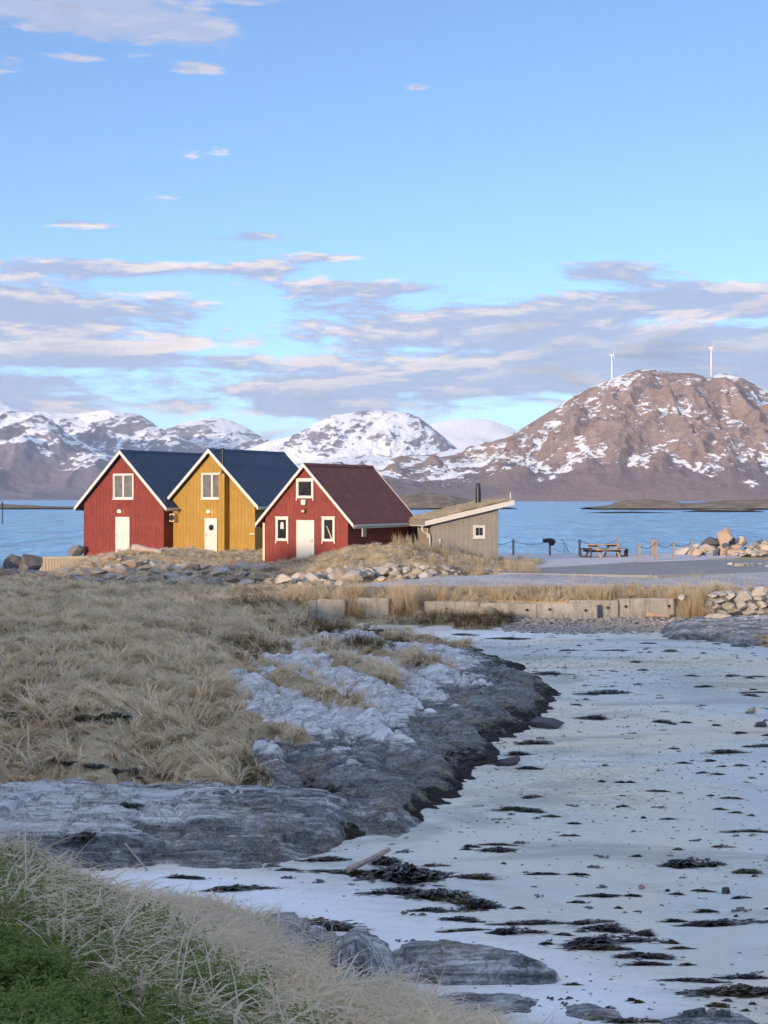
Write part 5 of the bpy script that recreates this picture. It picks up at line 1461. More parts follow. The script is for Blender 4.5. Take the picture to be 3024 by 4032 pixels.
# shore boulders at the far left
for (x, y, w, h, D, mt, lb) in [
    (62, 2222, 100, 62, 86, 'dark_stone', 'dark broad shore boulder, leftmost above the grass'),
    (122, 2218, 76, 76, 84, 'dark_stone', 'dark pointed shore boulder left of the cream fence'),
    (100, 2244, 60, 42, 83, 'dark_stone', 'low dark shore boulder leaning on the dark pointed one'),
    (300, 2168, 66, 44, 96, 'dark_stone', 'dark boulder against the corner of the left red cabin'),
    (20, 2265, 120, 55, 80, 'dark_stone', 'flat black shore rock at the left edge'),
    (120, 2270, 120, 45, 79, 'dark_stone', 'low black rock below the dark pointed boulder'),
    (-60, 2235, 130, 90, 84, 'grey_stone', None)]:
    stone_px(x, y, w, h, D, mt, lb or 'grey shore boulder cut by the left frame', 'shore boulders at the left')
# single stones on the sand
def on_sand(x, y):
    D = 40.0
    for _ in range(40): D = .5 * D + .5 * (EYE - float(sand_z((x * K - CX) * D / F, D))) * F / (y * K - HY)
    X = (x * K - CX) * D / F
    return X, D, float(sand_z(X, D))
for (x, y, w, h, mt, lb) in [(1621, 1541, 24, 16, 'brown_stone', 'tan block of stone on the sand near the right edge'), (1643, 1570, 30, 13, 'dark_stone', 'dark rounded stone on the sand below the tan one'), (1568, 1930, 20, 16, 'dark_stone', 'round dark pebble standing alone on the near sand'),
                             (1180, 1570, 78, 24, 'dark_stone', 'low black rock off the tip of the big ledge'), (1095, 1652, 60, 18, 'dark_stone', 'black pointed rock at the lower edge of the big ledge'), (1387, 1920, 16, 10, 'brown_stone', 'small pale brown stone in the middle of the sand')]:
    X, D, z = on_sand(x, y); s = D / F * K
    stone((X, D, z + h * s * .3), (w * s, w * s * .7, h * s * 1.3), mt, lb)

# ------------------------------------------------------------------ near rocks
def dome_rock(name, outline, fn, height, mat, label, ang, seed, D=None, dip=.25, n=130):
    """rock with the footprint of a pixel outline laid on surface fn"""
    P = []
    for x, y in outline:
        d = D or ray_hit(fn, x * K, y * K, 8, 40, 1500)
        P.append(((x * K - CX) * d / F, d))
    P = np.array(P); x0, y0 = P.min(0) - .15; x1, y1 = P.max(0) + .15
    X, Y = np.meshgrid(np.linspace(x0, x1, n), np.linspace(y0, y1, n))
    # signed distance to the outline
    d2 = np.full(X.shape, 1e9); ins = np.zeros(X.shape, bool)
    for i in range(len(P)):
        a, b = P[i], P[(i + 1) % len(P)]
        t = np.clip(((X - a[0]) * (b[0] - a[0]) + (Y - a[1]) * (b[1] - a[1])) / max(1e-9, ((b - a) ** 2).sum()), 0, 1)
        d2 = np.minimum(d2, np.hypot(X - a[0] - t * (b[0] - a[0]), Y - a[1] - t * (b[1] - a[1])))
        c = (a[1] > Y) != (b[1] > Y)
        with np.errstate(divide='ignore', invalid='ignore'):
            ins ^= c & (X < (b[0] - a[0]) * (Y - a[1]) / (b[1] - a[1]) + a[0])
    sd = np.where(ins, d2, -d2) + .05 * fbm(X * 2.5, Y * 2.5, 4, .6, seed)
    w = max(.15, sd.max())
    prof = np.where(sd > 0, np.sqrt(np.clip(1 - (1 - np.clip(sd / w, 0, 1)) ** 2, 0, 1)), sd * 4)
    Z = fn(X, Y) + height * prof - .05 + strata(X, Y, ang, .6, 3.0, seed, .16 * height) + .03 * fbm(X * 5, Y * 5, 4, .6, seed + 1)
    st = .12; zz = Z + .1 * fbm(X * 1.5, Y * 1.5, 3, .5, seed + 2)
    Z = Z + (np.floor(zz / st + .5) * st - zz) * .5 * np.clip(prof, 0, 1)
    keep = k4(sd) > -.1
    o = grid_mesh(name, X, Y, Z, M[mat], keep=keep, attrs={'above': Z * 0 + 1.0, 'pale': Z * 0 + .25})
    tag(o, label, 'rock')
ground_n = lambda X, Y: np.maximum(near_z(X, Y), sand_z(X, Y))
dome_rock('boulder', [(705, 2095), (730, 2058), (790, 2045), (850, 2080), (868, 2120), (830, 2160), (720, 2150)], ground_n, .42, 'nearrock', 'cracked grey boulder at the lower end of the near grass slope', -.3, 71)
dome_rock('rock_slab', [(560, 2010), (640, 2005), (720, 2030), (760, 2052), (700, 2075), (600, 2060)], ground_n, .26, 'nearrock', 'pale lichen-spotted rock peeping out of the near grass above the boulder', -.3, 72)
dome_rock('rock_slab', [(820, 2085), (870, 2065), (960, 2062), (1090, 2078), (1215, 2118), (1200, 2126), (1090, 2128), (960, 2130), (850, 2120)], sand_z, .34, 'slabrock', 'long low dark rock with a pointed end on the near white sand', -.2, 73)
dome_rock('rock_slab', [(880, 2160), (980, 2145), (1120, 2150), (1170, 2160), (1150, 2190), (1000, 2200), (880, 2190)], sand_z, .12, 'slabrock', 'flat rock barely rising from the sand below the pointed one', 0, 74)
dome_rock('rock_slab', [(1215, 2172), (1270, 2168), (1340, 2185), (1350, 2205), (1280, 2212), (1220, 2195)], sand_z, .10, 'slabrock', 'small flat brown rock in the white sand at the bottom', 0, 75)
dome_rock('rock_slab', [(1420, 2205), (1500, 2188), (1600, 2195), (1640, 2215), (1560, 2240), (1440, 2235)], sand_z, .16, 'slabrock', 'grey rock cut off by the bottom edge at the right', 0, 76)

# ------------------------------------------------------------------ driftwood, fence
def log(a, b, r, label, name='driftwood_log', mat='drift', n=10):
    a, b = Vector(a), Vector(b)
    d = (b - a)
    pts = []; rr = []
    for i in range(14):
        t = i / 13
        pts.append(d * t + Vector((0, 0, .03 * math.sin(3 * t + 1) * d.length * .2)) + Vector(mnoise.noise_vector(Vector((t * 3, a.x, 0)))) * r * .25)
        rr.append(r * (1.05 - .35 * t) * (1 + .1 * math.sin(9 * t)))
    o = MB().tube(pts, rr, n).build(name, M[mat], smooth=True); o.location = a
    tag(o, label, 'driftwood')
X, D, z = on_sand(752, 1892); a = (X, D, z + .08)
X, D, z = on_sand(842, 1862)
log(a, (X, D, z + .20), .045, 'pale driftwood log resting on a heap of dark seaweed')
D = 84.5; log(at(287 * K, 1183 * K, D=D), at(350 * K, 1194 * K, D=D - .6), .20, 'thick pale driftwood log lying before the left red cabin')
X, D, z = on_sand(270, 1858); a = (X, D, z + .25); X, D, z = on_sand(318, 1884)
log(a, (X, D, z + .03), .017, 'thin bleached stick leaning on the edge of the dark slab')
p = at(1395 * K, 1328 * K, D=61.3); log(p, p + Vector((.95, -.05, -.05)), .10, 'dark brown timber lying under the rightmost concrete block', mat='brown_stone')
def slat_fence():
    a = at(86 * K, 1240 * K, D=86.5); b = at(196 * K, 1226 * K, D=88.0)
    o = empty('slat_screen', (a.x, a.y, a.z - .2), math.atan2(b.y - a.y, b.x - a.x), 'low cream slatted screen at the left end of the grass', 'screen')
    L = (b - a).length; H = 1.13
    n = 17
    for i in range(n):
        x = i * L / n
        MB().box(x + .012, x + L / n - .03, 0, .035, 0, H - .12).build('slat', M['cream'], o)
    MB().box(-.03, L + .03, -.04, .55, H - .119, H + .02).build('top_board', M['cream'], o)
    MB().box(-.02, L, .04, .07, .0, H - .13).build('backing_board', M['drift'], o)
slat_fence()

# ------------------------------------------------------------------ seaweed
def weed_mesh(seed, n=190):
    """heap of ribbon fronds inside a unit ellipse"""
    rr = random.Random(seed); V = []; Fc = []
    lobes = [(rr.uniform(-.38, .38), rr.uniform(-.2, .2), rr.uniform(.12, .3)) for _ in range(5)]
    for i in range(n):
        lx, ly, lr = rr.choice(lobes)
        x = lx + rr.gauss(0, lr * .7); y = ly + rr.gauss(0, lr * .6)
        x = max(-.6, min(.6, x))
        h = max(0, 1 - (x / .5) ** 2 - (y / .42) ** 2)
        z = rr.uniform(0, 1) * h * .55 + .02
        a = rr.gauss(0, .9); L = rr.uniform(.10, .30); w = rr.uniform(.014, .045)
        b = len(V); m = 5
        for j in range(m):
            t = j / (m - 1) - .5
            ca, sa = math.cos(a + t * rr.uniform(-1.6, 1.6)), math.sin(a)
            px_, py_ = x + ca * L * t, y + sa * L * t * .8
            zz = max(.005, z + rr.uniform(-.10, .10) * (h + .25) - abs(t) * .25 * z)
            ww = w * (1 - abs(t) * 1.2)
            V += [(px_ - sa * ww, py_ + ca * ww, zz), (px_ + sa * ww, py_ - ca * ww, zz + rr.uniform(-.03, .05))]
        Fc += [(b + 2 * j, b + 2 * j + 1, b + 2 * j + 3, b + 2 * j + 2) for j in range(m - 1)]
    # matted core
    for lx, ly, lr in lobes:
        b = len(V); k = 12
        V.append((lx, ly, .30 * max(.2, 1 - (lx / .5) ** 2)))
        for j in range(k):
            q = 2 * math.pi * j / k; r_ = lr * rr.uniform(.7, 1.25)
            V.append((lx + math.cos(q) * r_ * 1.2, ly + math.sin(q) * r_ * .8, -.02))
        Fc += [(b, b + 1 + j, b + 1 + (j + 1) % k) for j in range(k)]
    me = bpy.data.meshes.new('seaweed_clump')
    me.from_pydata(V, [], Fc); me.update(); me.materials.append(M['weed'])
    return me
WEEDS = [weed_mesh(s, 170 + 24 * (s % 5)) for s in range(8)]
def weed(x, y, w, h, label, group, surf=None, rz=None):
    if surf is None:
        X, D, z = on_sand(x, y)
    else:
        D = ray_hit(surf, x * K, y * K, 18, 60, 2500)
        if D is None: return
        X = (x * K - CX) * D / F; z = float(surf(X, D))
    s = D / F * K
    dep = EYE - z
    o = bpy.data.objects.new('seaweed_clump', WEEDS[random.randrange(8)]); link(o)
    W = w * s * 1.4; Hh = h * s * 1.5
    o.location = (X, D, z)
    # a clump h pixels tall is partly depth seen at a slant, partly height
    o.scale = (W, max(.25 * W, min(2.2 * W, Hh * .75 / (dep / D) * .8)), max(.06, min(.40, Hh * .7)))
    o.rotation_euler = (0, 0, random.uniform(-.15, .15) if rz is None else rz)
    tag(o, label, 'seaweed', group)
big = [
    (833, 1866, 55, 26, 'dark seaweed heap right under the raised end of the driftwood log'), (873, 1896, 130, 46, 'largest heap of dark seaweed, beside the driftwood log'),
    (858, 1928, 100, 20, 'brownish flattened seaweed strip below the largest heap'), (969, 1941, 115, 32, 'second large seaweed heap, to the right of and below the largest'),
    (1030, 1957, 66, 26, 'seaweed heap at the right end of the second large heap'), (760, 1886, 150, 12, 'long thin line of seaweed left of the driftwood log'),
    (934, 1967, 62, 12, 'ragged scrap trailing below the second large seaweed heap'), (1004, 1988, 62, 14, 'thin brown seaweed strand below the two large heaps'),
    (1045, 1896, 108, 14, 'flat seaweed strip right of the largest heap'), (1075, 1838, 58, 14, 'seaweed scrap in open sand above the flat strip'), (1080, 1826, 62, 5, 'narrow seaweed line just above another scrap in open sand'),
    (1150, 1995, 104, 14, 'bow-shaped seaweed strip in the lower middle sand'), (1115, 2014, 80, 18, 'pale brown seaweed patch below the bow-shaped strip'),
    (1276, 1993, 64, 12, 'upper left tuft of the big seaweed raft at lower right'), (1327, 2008, 95, 20, 'thick upper part of the big seaweed raft at lower right'), (1402, 2018, 48, 16, 'small clump right of the big seaweed raft at lower right'),
    (1317, 2035, 135, 25, 'broad middle of the big seaweed raft at lower right'), (1297, 2051, 104, 18, 'brown lower left part of the big seaweed raft'), (1392, 2068, 105, 18, 'right-hand tail of the big seaweed raft'), (1397, 2083, 78, 10, 'lowest strand of the big seaweed raft'),
    (1579, 1995, 155, 16, 'long straight seaweed ridge running off the right edge'), (1523, 1969, 42, 9, 'seaweed scrap above the ridge that runs off the right edge'), (1501, 1868, 98, 24, 'triangular seaweed heap with a pink shell near the right edge'), (1614, 1885, 52, 14, 'seaweed tuft round a small stone near the right edge'),
    (1310, 1497, 76, 12, 'sausage-shaped dark seaweed roll in the upper sand'), (1295, 1551, 62, 11, 'second dark seaweed roll below the sausage-shaped one'), (1434, 1560, 36, 9, 'small seaweed tuft between the roll and the tan stone'),
    (1564, 1625, 62, 10, 'double seaweed clump in the upper right sand'), (1648, 1612, 44, 9, 'dark seaweed clump cut by the right edge'), (1614, 1796, 62, 8, 'flat seaweed strip at the right edge, half way down the sand'),
    (1609, 2112, 72, 14, 'open tangle of seaweed at lower right'), (1503, 2119, 104, 8, 'thin seaweed line left of the open tangle'), (1594, 2146, 150, 30, 'wide brown seaweed carpet at lower right'), (1551, 2174, 42, 14, 'purple black seaweed tuft near the bottom edge'), (1372, 2207, 88, 14, 'black seaweed heap on the bottom edge'),
    (703, 1858, 72, 14, 'seaweed strip at the right tip of the dark slab'), (400, 1897, 68, 10, 'flat seaweed strip on the sand before the dark slab'), (520, 1921, 104, 16, 'dark seaweed strand with a thin tail on the near white sand'), (660, 2003, 160, 30, 'smooth dark seaweed ridge just behind the near rocks'), (1004, 2010, 66, 9, 'smooth dark purple strip left of the pale brown patch'),
    (1618, 1372, 90, 16, 'heap of black seaweed against the rocks at the right edge'), (1640, 1392, 60, 12, 'lower black seaweed heap by the rocks at the right edge'),
]
for (x, y, w, h, lb) in big:
    weed(x, y, w, h, lb, 'large seaweed clumps')
for (x, y, w, h, rz, lb, sf) in [(275, 1742, 60, 12, 0, 'dark seaweed patch on top of the dark slab', slab_z), (182, 1815, 50, 20, .5, 'slanting strand of seaweed on the face of the dark slab', slab_z)]:
    weed(x, y, w, h, lb, 'old seaweed above the beach', sf, rz)
for (x0, y0, x1, y1, n_, lb) in [(120, 1640, 285, 1675, 6, 'dark clump in the band of old seaweed slanting across the dry grass'), (0, 1552, 150, 1558, 5, 'dark matted clump of old seaweed in the grass at the left edge'), (160, 1556, 300, 1548, 4, 'dark clump in the thin seaweed line trailing through the grass')]:
    for k in range(n_):
        t = (k + .5) / n_
        weed(x0 + (x1 - x0) * t + random.uniform(-14, 14), y0 + (y1 - y0) * t + random.uniform(-7, 7), random.uniform(22, 52), random.uniform(8, 15), lb, 'old seaweed in the grass', turf_z, random.uniform(-.7, .5))
def scrap_label(x, y, w):
    lm = min(((l[0], l[1], l[4]) for l in big if l[2] > 40), key=lambda q: ((q[0] - x) ** 2 + (2 * (q[1] - y)) ** 2))
    sz_ = 'tiny' if w < 15 else 'small' if w < 28 else 'narrow'
    pos = ('left of' if x < lm[0] - 40 else 'right of' if x > lm[0] + 40 else 'above' if y < lm[1] else 'below')
    short = ' '.join(lm[2].replace(',', '').split()[:6])
    return f'{sz_} seaweed scrap {pos} the {short}'
small = [(1195, 1455, 70, 8), (1156, 1606, 66, 12), (1115, 1629, 42, 10), (1143, 1661, 36, 10), (1150, 1722, 32, 8), (1105, 1748, 66, 10), (1153, 1753, 42, 12), (1191, 1764, 28, 6), (1420, 1710, 44, 4), (1549, 1673, 26, 4), (1297, 1936, 62, 10), (1367, 1936, 32, 7), (1171, 1889, 62, 6),
         (1481, 1561, 22, 5), (1635, 1496, 52, 5), (1637, 1462, 36, 4), (1455, 1990, 44, 8), (1518, 1926, 40, 7), (1250, 1890, 40, 5), (1490, 1345, 60, 8), (1230, 1405, 36, 4), (1100, 1380, 60, 6), (1000, 1372, 40, 6), (1330, 1405, 50, 4), (1400, 1390, 30, 4), (1560, 1830, 34, 5), (1440, 1770, 30, 4), (1380, 1850, 26, 4), (1240, 1780, 26, 4), (1020, 1830, 30, 6), (1220, 2020, 30, 6), (1180, 2040, 28, 5), (1470, 2050, 40, 6), (1250, 1950, 30, 5), (940, 1870, 40, 8), (620, 1880, 40, 8), (1600, 1940, 30, 6), (1580, 1725, 40, 5)]
for (x, y, w, h) in small:
    weed(x, y, w, h, scrap_label(x, y, w), 'small seaweed scraps')
rr = random.Random(5)
for k in range(84):
    y = 1390 + (2200 - 1390) * rr.random() ** 1.1
    x = rr.uniform(1000 if y > 1800 else 1230, 1700)
    w = rr.uniform(9, 26)
    weed(x, y, w, w * .26, scrap_label(x, y, w), 'small seaweed scraps')

# ------------------------------------------------------------------ scattered ground cover (instances)
HID = bpy.data.collections.new('cover_sources')
def source(name, V, Fc, mat, tip=None, smooth=False):
    me = bpy.data.meshes.new(name); me.from_pydata(V, [], Fc); me.update(); me.materials.append(M[mat])
    if tip is not None:
        a = me.attributes.new('tip', 'FLOAT', 'POINT'); a.data.foreach_set('value', np.array(tip, np.float32))
    o = bpy.data.objects.new(name, me)
    return o
def tuft(seed, mat, n, L, rise, spread, width, lean=0.0, droop=1.0, seg=4):
    """blades arching from a common foot; x is the combing direction"""
    rr = random.Random(seed); V = []; Fc = []; tip = []
    for i in range(n):
        a = rr.gauss(0, spread); l = L * rr.uniform(.55, 1.15)
        x, y = rr.gauss(0, .10 * L), rr.gauss(0, .10 * L)
        el = rise * rr.uniform(.5, 1.3); az = a
        w = width * rr.uniform(.6, 1.3); p = Vector((x, y, -.02)); b = len(V)
        curve = droop * rr.uniform(.5, 1.5)
        for j in range(seg + 1):
            t = j / seg
            ww = w * (1 - t ** 1.5) + width * .12
            sx, sy = -math.sin(az) * ww, math.cos(az) * ww
            V += [(p.x - sx, p.y - sy, p.z), (p.x + sx, p.y + sy, p.z)]
            tip += [t, t]
            e = el - curve * t
            st = l / seg
            p = p + Vector((math.cos(az) * math.cos(e) * st + lean * st, math.sin(az) * math.cos(e) * st, math.sin(e) * st))
            az += rr.gauss(0, .18)
        Fc += [(b + 2 * j, b + 2 * j + 1, b + 2 * j + 3, b + 2 * j + 2) for j in range(seg)]
    return source('tuft', V, Fc, mat, tip)
def make_collection(name, obs):
    c = bpy.data.collections.new(name)
    for o in obs: c.objects.link(o)
    return c
def scatter(name, label, coll, X, Y, Z, rz, sc, idx, tilt=None, cat=None):
    n = len(X)
    me = bpy.data.meshes.new(name)
    me.vertices.add(n); me.vertices.foreach_set('co', np.stack([X, Y, Z], -1).astype(np.float32).ravel())
    a = me.attributes.new('rot', 'FLOAT_VECTOR', 'POINT')
    rot = np.zeros((n, 3), np.float32); rot[:, 2] = rz
    if tilt is not None: rot[:, 0] = tilt[0]; rot[:, 1] = tilt[1]
    a.data.foreach_set('vector', rot.ravel())
    sc = np.asarray(sc, np.float32)
    if sc.ndim == 1: sc = np.repeat(sc[:, None], 3, 1)
    a = me.attributes.new('siz', 'FLOAT_VECTOR', 'POINT'); a.data.foreach_set('vector', sc.ravel())
    a = me.attributes.new('pick', 'INT', 'POINT'); a.data.foreach_set('value', np.asarray(idx, np.int32))
    o = link(bpy.data.objects.new(name, me))
    g = bpy.data.node_groups.new(name, 'GeometryNodeTree')
    g.interface.new_socket('Geometry', in_out='INPUT', socket_type='NodeSocketGeometry')
    g.interface.new_socket('Geometry', in_out='OUTPUT', socket_type='NodeSocketGeometry')
    N = g.nodes
    gi = N.new('NodeGroupInput'); go = N.new('NodeGroupOutput')
    ci = N.new('GeometryNodeCollectionInfo'); ci.inputs['Collection'].default_value = coll
    ci.inputs['Separate Children'].default_value = True; ci.inputs['Reset Children'].default_value = True
    ip = N.new('GeometryNodeInstanceOnPoints')
    def at_(nm, t):
        q = N.new('GeometryNodeInputNamedAttribute'); q.data_type = t; q.inputs['Name'].default_value = nm
        return q.outputs['Attribute']
    g.links.new(gi.outputs[0], ip.inputs['Points']); g.links.new(ci.outputs[0], ip.inputs['Instance'])
    ip.inputs['Pick Instance'].default_value = True
    g.links.new(at_('pick', 'INT'), ip.inputs['Instance Index'])
    g.links.new(at_('rot', 'FLOAT_VECTOR'), ip.inputs['Rotation']); g.links.new(at_('siz', 'FLOAT_VECTOR'), ip.inputs['Scale'])
    g.links.new(ip.outputs[0], go.inputs[0])
    md = o.modifiers.new('scatter', 'NODES'); md.node_group = g
    tag(o, label, kind='stuff')
    return o
def sample_fan(n, d0, d1, u0, u1):
    """even over the ground: distance by area, then bearing"""
    Y = np.sqrt(RNG.uniform(d0 ** 2, d1 ** 2, n)); X = RNG.uniform(u0, u1, n) * Y
    return X, Y
mats_far = [tuft(10 + i, 'straw', 30, .80, .95, .6, .013, .25, 1.9, 5) for i in range(5)]
mats_far += [tuft(20 + i, 'bleached', 24, .75, .9, .8, .013, .2, 1.8, 5) for i in range(3)]
low_far = [tuft(30 + i, 'straw', 22, .34, .5, 1.6, .010, 0.0, .9) for i in range(4)]
ups = [tuft(40 + i, 'reed', 16, .85, 1.35, 2.5, .0075, 0, .55) for i in range(4)]
C_MAT = make_collection('matted', mats_far); C_LOW = make_collection('low', low_far); C_UP = make_collection('upright', ups)
BARE = [(75, 1556, 70, 4), (205, 1664, 60, 5)]     # dark seaweed drifts stay uncovered
def bare(X, Y, Z):
    xs_, ys_ = px(X, Y, Z); m = np.zeros(len(X), bool)
    for (cx, cy, sx, sy) in BARE: m |= ((xs_ - cx) / sx) ** 2 + ((ys_ - cy) / sy) ** 2 < 1
    return m
# field, knolls, strip above the blocks
X, Y = sample_fan(56000, 23.5, 104, -.34, .42)
Z = turf_z(X, Y)
under = np.maximum(np.where(Y < 66, sand_z(X, Y) + .02, .3), np.where((X > -8.5) & (X < 6) & (Y > 25.6) & (Y < 57), rock_z(X, Y) - .03, -9))
ok = (Z > under) & ~((Y < 27.5) & (slab_z(X, Y) > Z)) & ~bare(X, Y, Z) & (Z > .4)
plat = in_platform(X, Y) > .35
ok &= ~(plat & (Y > 65.9))
steep = (Y > 61.0) & (Y < 63.0) & (X > 4)
ok &= ~steep
for (hx, hy, hw, hl) in ((h1, 0, 0, 0), (h2, 0, 0, 0), (h3, 0, 0, 0), (shed_ob, 0, 0, 0)):
    c = np.array(hx.location[:2]); rz_ = hx.rotation_euler.z
    lx = (X - c[0]) * math.cos(rz_) + (Y - c[1]) * math.sin(rz_); ly = -(X - c[0]) * math.sin(rz_) + (Y - c[1]) * math.cos(rz_)
    if hx is shed_ob: ok &= ~((lx > -.3) & (lx < 4.6) & (ly > -.12) & (ly < 4.2))
    else: ok &= ~((np.abs(lx) < 3.3) & (ly > -.25) & (ly < 9))
X, Y, Z = X[ok], Y[ok], Z[ok]
flow = 2.2 * fbm(X * .13, Y * .10, 3, .5, 81) * 2 + 2.6
clump = fbm(X * .55, Y * .4, 3, .5, 82)
matted = (clump > -.55)
i1 = np.nonzero(matted)[0]; i2 = np.nonzero(~matted)[0]
scatter('dry_grass', 'matted straw-coloured grass covering the field', C_MAT, X[i1], Y[i1], Z[i1], flow[i1] + RNG.normal(0, 1.0, len(i1)), (RNG.uniform(.3, 1.15, len(i1)) * (.85 + .9 * np.clip(clump[i1], -.4, .8)) * np.where(Y[i1] > 66, .55, 1.0) * np.where((Y[i1] > 57) & (Y[i1] < 62.7) & (X[i1] > -4.2), .38, 1.0)), RNG.integers(0, 8, len(i1)))
scatter('short_grass', 'short dry grass on the knolls by the houses', C_LOW, X[i2], Y[i2], Z[i2], RNG.uniform(0, 6.3, len(i2)), RNG.uniform(.7, 1.3, len(i2)), RNG.integers(0, 4, len(i2)))
# tall straw along the blocks and before the shed
def straw_strip(n, x0, x1, d0, d1, seed, smin, smax, thr):
    X = RNG.uniform(x0, x1, n); Y = RNG.uniform(d0, d1, n)
    k = fbm(X * .55, Y * .5, 3, .5, seed) > thr
    return X[k], Y[k], RNG.uniform(smin, smax, k.sum())
parts = [straw_strip(1300, -4.0, 14.5, 62.9, 65.6, 91, .25, .75, .02), straw_strip(420, -4, 14.5, 62.8, 63.6, 92, .4, .95, .1), straw_strip(190, 11.7, 13.4, 61.2, 63.2, 93, .6, 1.15, -.9),
         straw_strip(160, -1.9, -.9, 61.3, 63.2, 94, .7, 1.15, -.9), straw_strip(120, .3, 1.3, 61.3, 63.2, 95, .7, 1.1, -.9), straw_strip(700, .5, 7.5, 73.2, 78.6, 96, .4, .85, .05), straw_strip(260, 14.5, 24, 64.0, 66, 97, .4, .8, .1), straw_strip(120, 8, 22, 68.5, 72.5, 98, .35, .6, .25)]
X = np.concatenate([p[0] for p in parts]); Y = np.concatenate([p[1] for p in parts]); s_ = np.concatenate([p[2] for p in parts])
scatter('tall_straw', 'tall pale straw standing above the concrete blocks', C_UP, X, Y, turf_z(X, Y) + .02, RNG.uniform(0, 6.3, len(X)), s_, RNG.integers(0, 4, len(X)))
# turf on the shed roof
ol, orr, yf, yb, zl, sl = shedR
lx = RNG.uniform(ol + .05, orr - .1, 1100); ly = RNG.uniform(yf + .05, yb - .05, 1100)
lz = shedZ + zl + sl * lx + .34
wx = shedC.x + sx_.x * lx + sy_.x * ly; wy = shedC.y + sx_.y * lx + sy_.y * ly
scatter('roof_grass', 'dry turf grass growing on the shed roof', C_LOW, wx, wy, lz - .05, RNG.uniform(0, 6.3, 1100), RNG.uniform(.5, .95, 1100), RNG.integers(0, 4, 1100))
# near slope: long bleached blades, green crowberry low down on the left
near_t = [tuft(50 + i, 'bleached', 16, .44, .75, 1.0, .0062, .2, 2.3, 7) for i in range(6)] + [tuft(60 + i, 'straw', 14, .40, .7, 1.4, .0060, .1, 2.2, 7) for i in range(3)]
near_u = [tuft(66 + i, 'bleached', 3, .52, 1.3, 2.5, .0046, 0, .7, 7) for i in range(5)]
C_NEAR = make_collection('near', near_t); C_STALK = make_collection('stalks', near_u)
X = RNG.uniform(-5.5, 4.0, 17000); Y = RNG.uniform(4.2, 17.5, 17000)
Z = near_z(X, Y)
xs, ys = px(X, Y, Z)
def green_mask(X, Y):
    xs_, ys_ = px(X, Y, near_z(X, Y))
    # the crowberry covers the lower left; its upper edge falls from the left edge to the bottom
    edge = 2030 + .70 * xs_ + 120 * fbm(X * 2.2, Y * 2.2, 3, .5, 88)
    return ys_ - edge
gm = green_mask(X, Y)
okn = (Z > sand_z(X, Y) + .03) & (gm < 20 + 300 * RNG.random(len(X)) ** 3) & (xs > -220) & (xs < 1500)
thin = np.where(gm > -120, .35 + .65 * np.clip(-gm / 120, 0, 1), 1.0)
rk = np.minimum(((xs - 720) / 190) ** 2 + ((ys - 2075) / 60) ** 2, ((xs - 1010) / 230) ** 2 + ((ys - 2150) / 60) ** 2)
okn &= RNG.random(len(X)) < thin * .95 * np.where(rk < 1, .12, 1)
X, Y, Z = X[okn], Y[okn], Z[okn]
fl = -.6 + 1.5 * fbm(X * .5, Y * .5, 3, .5, 83) * 2
scatter('slope_grass', 'tangled bleached grass on the near slope', C_NEAR, X, Y, Z, fl + RNG.normal(0, .8, len(X)), RNG.uniform(.5, 1.2, len(X)), np.where(RNG.random(len(X)) < .5, RNG.integers(6, 9, len(X)), RNG.integers(0, 6, len(X))))
X = RNG.uniform(-3.2, 2.0, 300); Y = RNG.uniform(4.8, 12.0, 300); Z = near_z(X, Y)
scatter('grass_stalks', 'thin bleached stalks rising over the near slope', C_STALK, X, Y, Z, RNG.uniform(0, 6.3, 300), RNG.uniform(.4, 1.0, 300), RNG.integers(0, 5, 300))
def sprig(seed, mat='crow'):
    rr = random.Random(seed); V = []; Fc = []; tip = []
    for s in range(7):
        a = rr.uniform(0, 6.28); lean_ = rr.uniform(.1, .7); L = rr.uniform(.05, .10)
        d = Vector((math.cos(a) * lean_, math.sin(a) * lean_, 1)).normalized()
        base = Vector((rr.gauss(0, .012), rr.gauss(0, .012), 0))
        for j in range(15):
            t = j / 14; p = base + d * L * t
            q = rr.uniform(0, 6.28); e = rr.uniform(-.1, .8)
            dv = Vector((math.cos(q) * math.cos(e), math.sin(q) * math.cos(e), math.sin(e)))
            sd = dv.cross(Vector((0, 0, 1))).normalized() * .0032
            l = .017 * (1 - .4 * t); b = len(V)
            V += [p, p + dv * l * .5 + sd, p + dv * l, p + dv * l * .5 - sd]; tip += [t * .6, t, t, t]
            Fc.append((b, b + 1, b + 2, b + 3))
    return source('sprig', [tuple(v) for v in V], Fc, mat, tip)
C_GREEN = make_collection('crowberry', [sprig(i) for i in range(6)] + [sprig(9, 'brownweed')])
X = RNG.uniform(-3.6, 2.0, 46000); Y = RNG.uniform(4.0, 9.5, 46000); Z = near_z(X, Y)
gm = green_mask(X, Y)
xs, ys = px(X, Y, Z)
dens = np.clip(.12 + gm / 60, 0, 1) * (gm > -170) + .10 * (gm > -260)
okg = (RNG.random(len(X)) < dens) & (xs > -260) & (ys < 2420)
X, Y, Z = X[okg], Y[okg], Z[okg]
cush = .10 * fbm(X * 3.2, Y * 3.2, 3, .5, 84)
brown = fbm(X * 1.6, Y * 1.6, 3, .5, 85) > .38
scatter('crowberry', 'low green crowberry cushions in the near left corner', C_GREEN, X, Y, Z + np.maximum(cush, -.03), RNG.uniform(0, 6.3, len(X)), RNG.uniform(.9, 2.0, len(X)), np.where(brown & (RNG.random(len(X)) < .7), 6, RNG.integers(0, 6, len(X))))
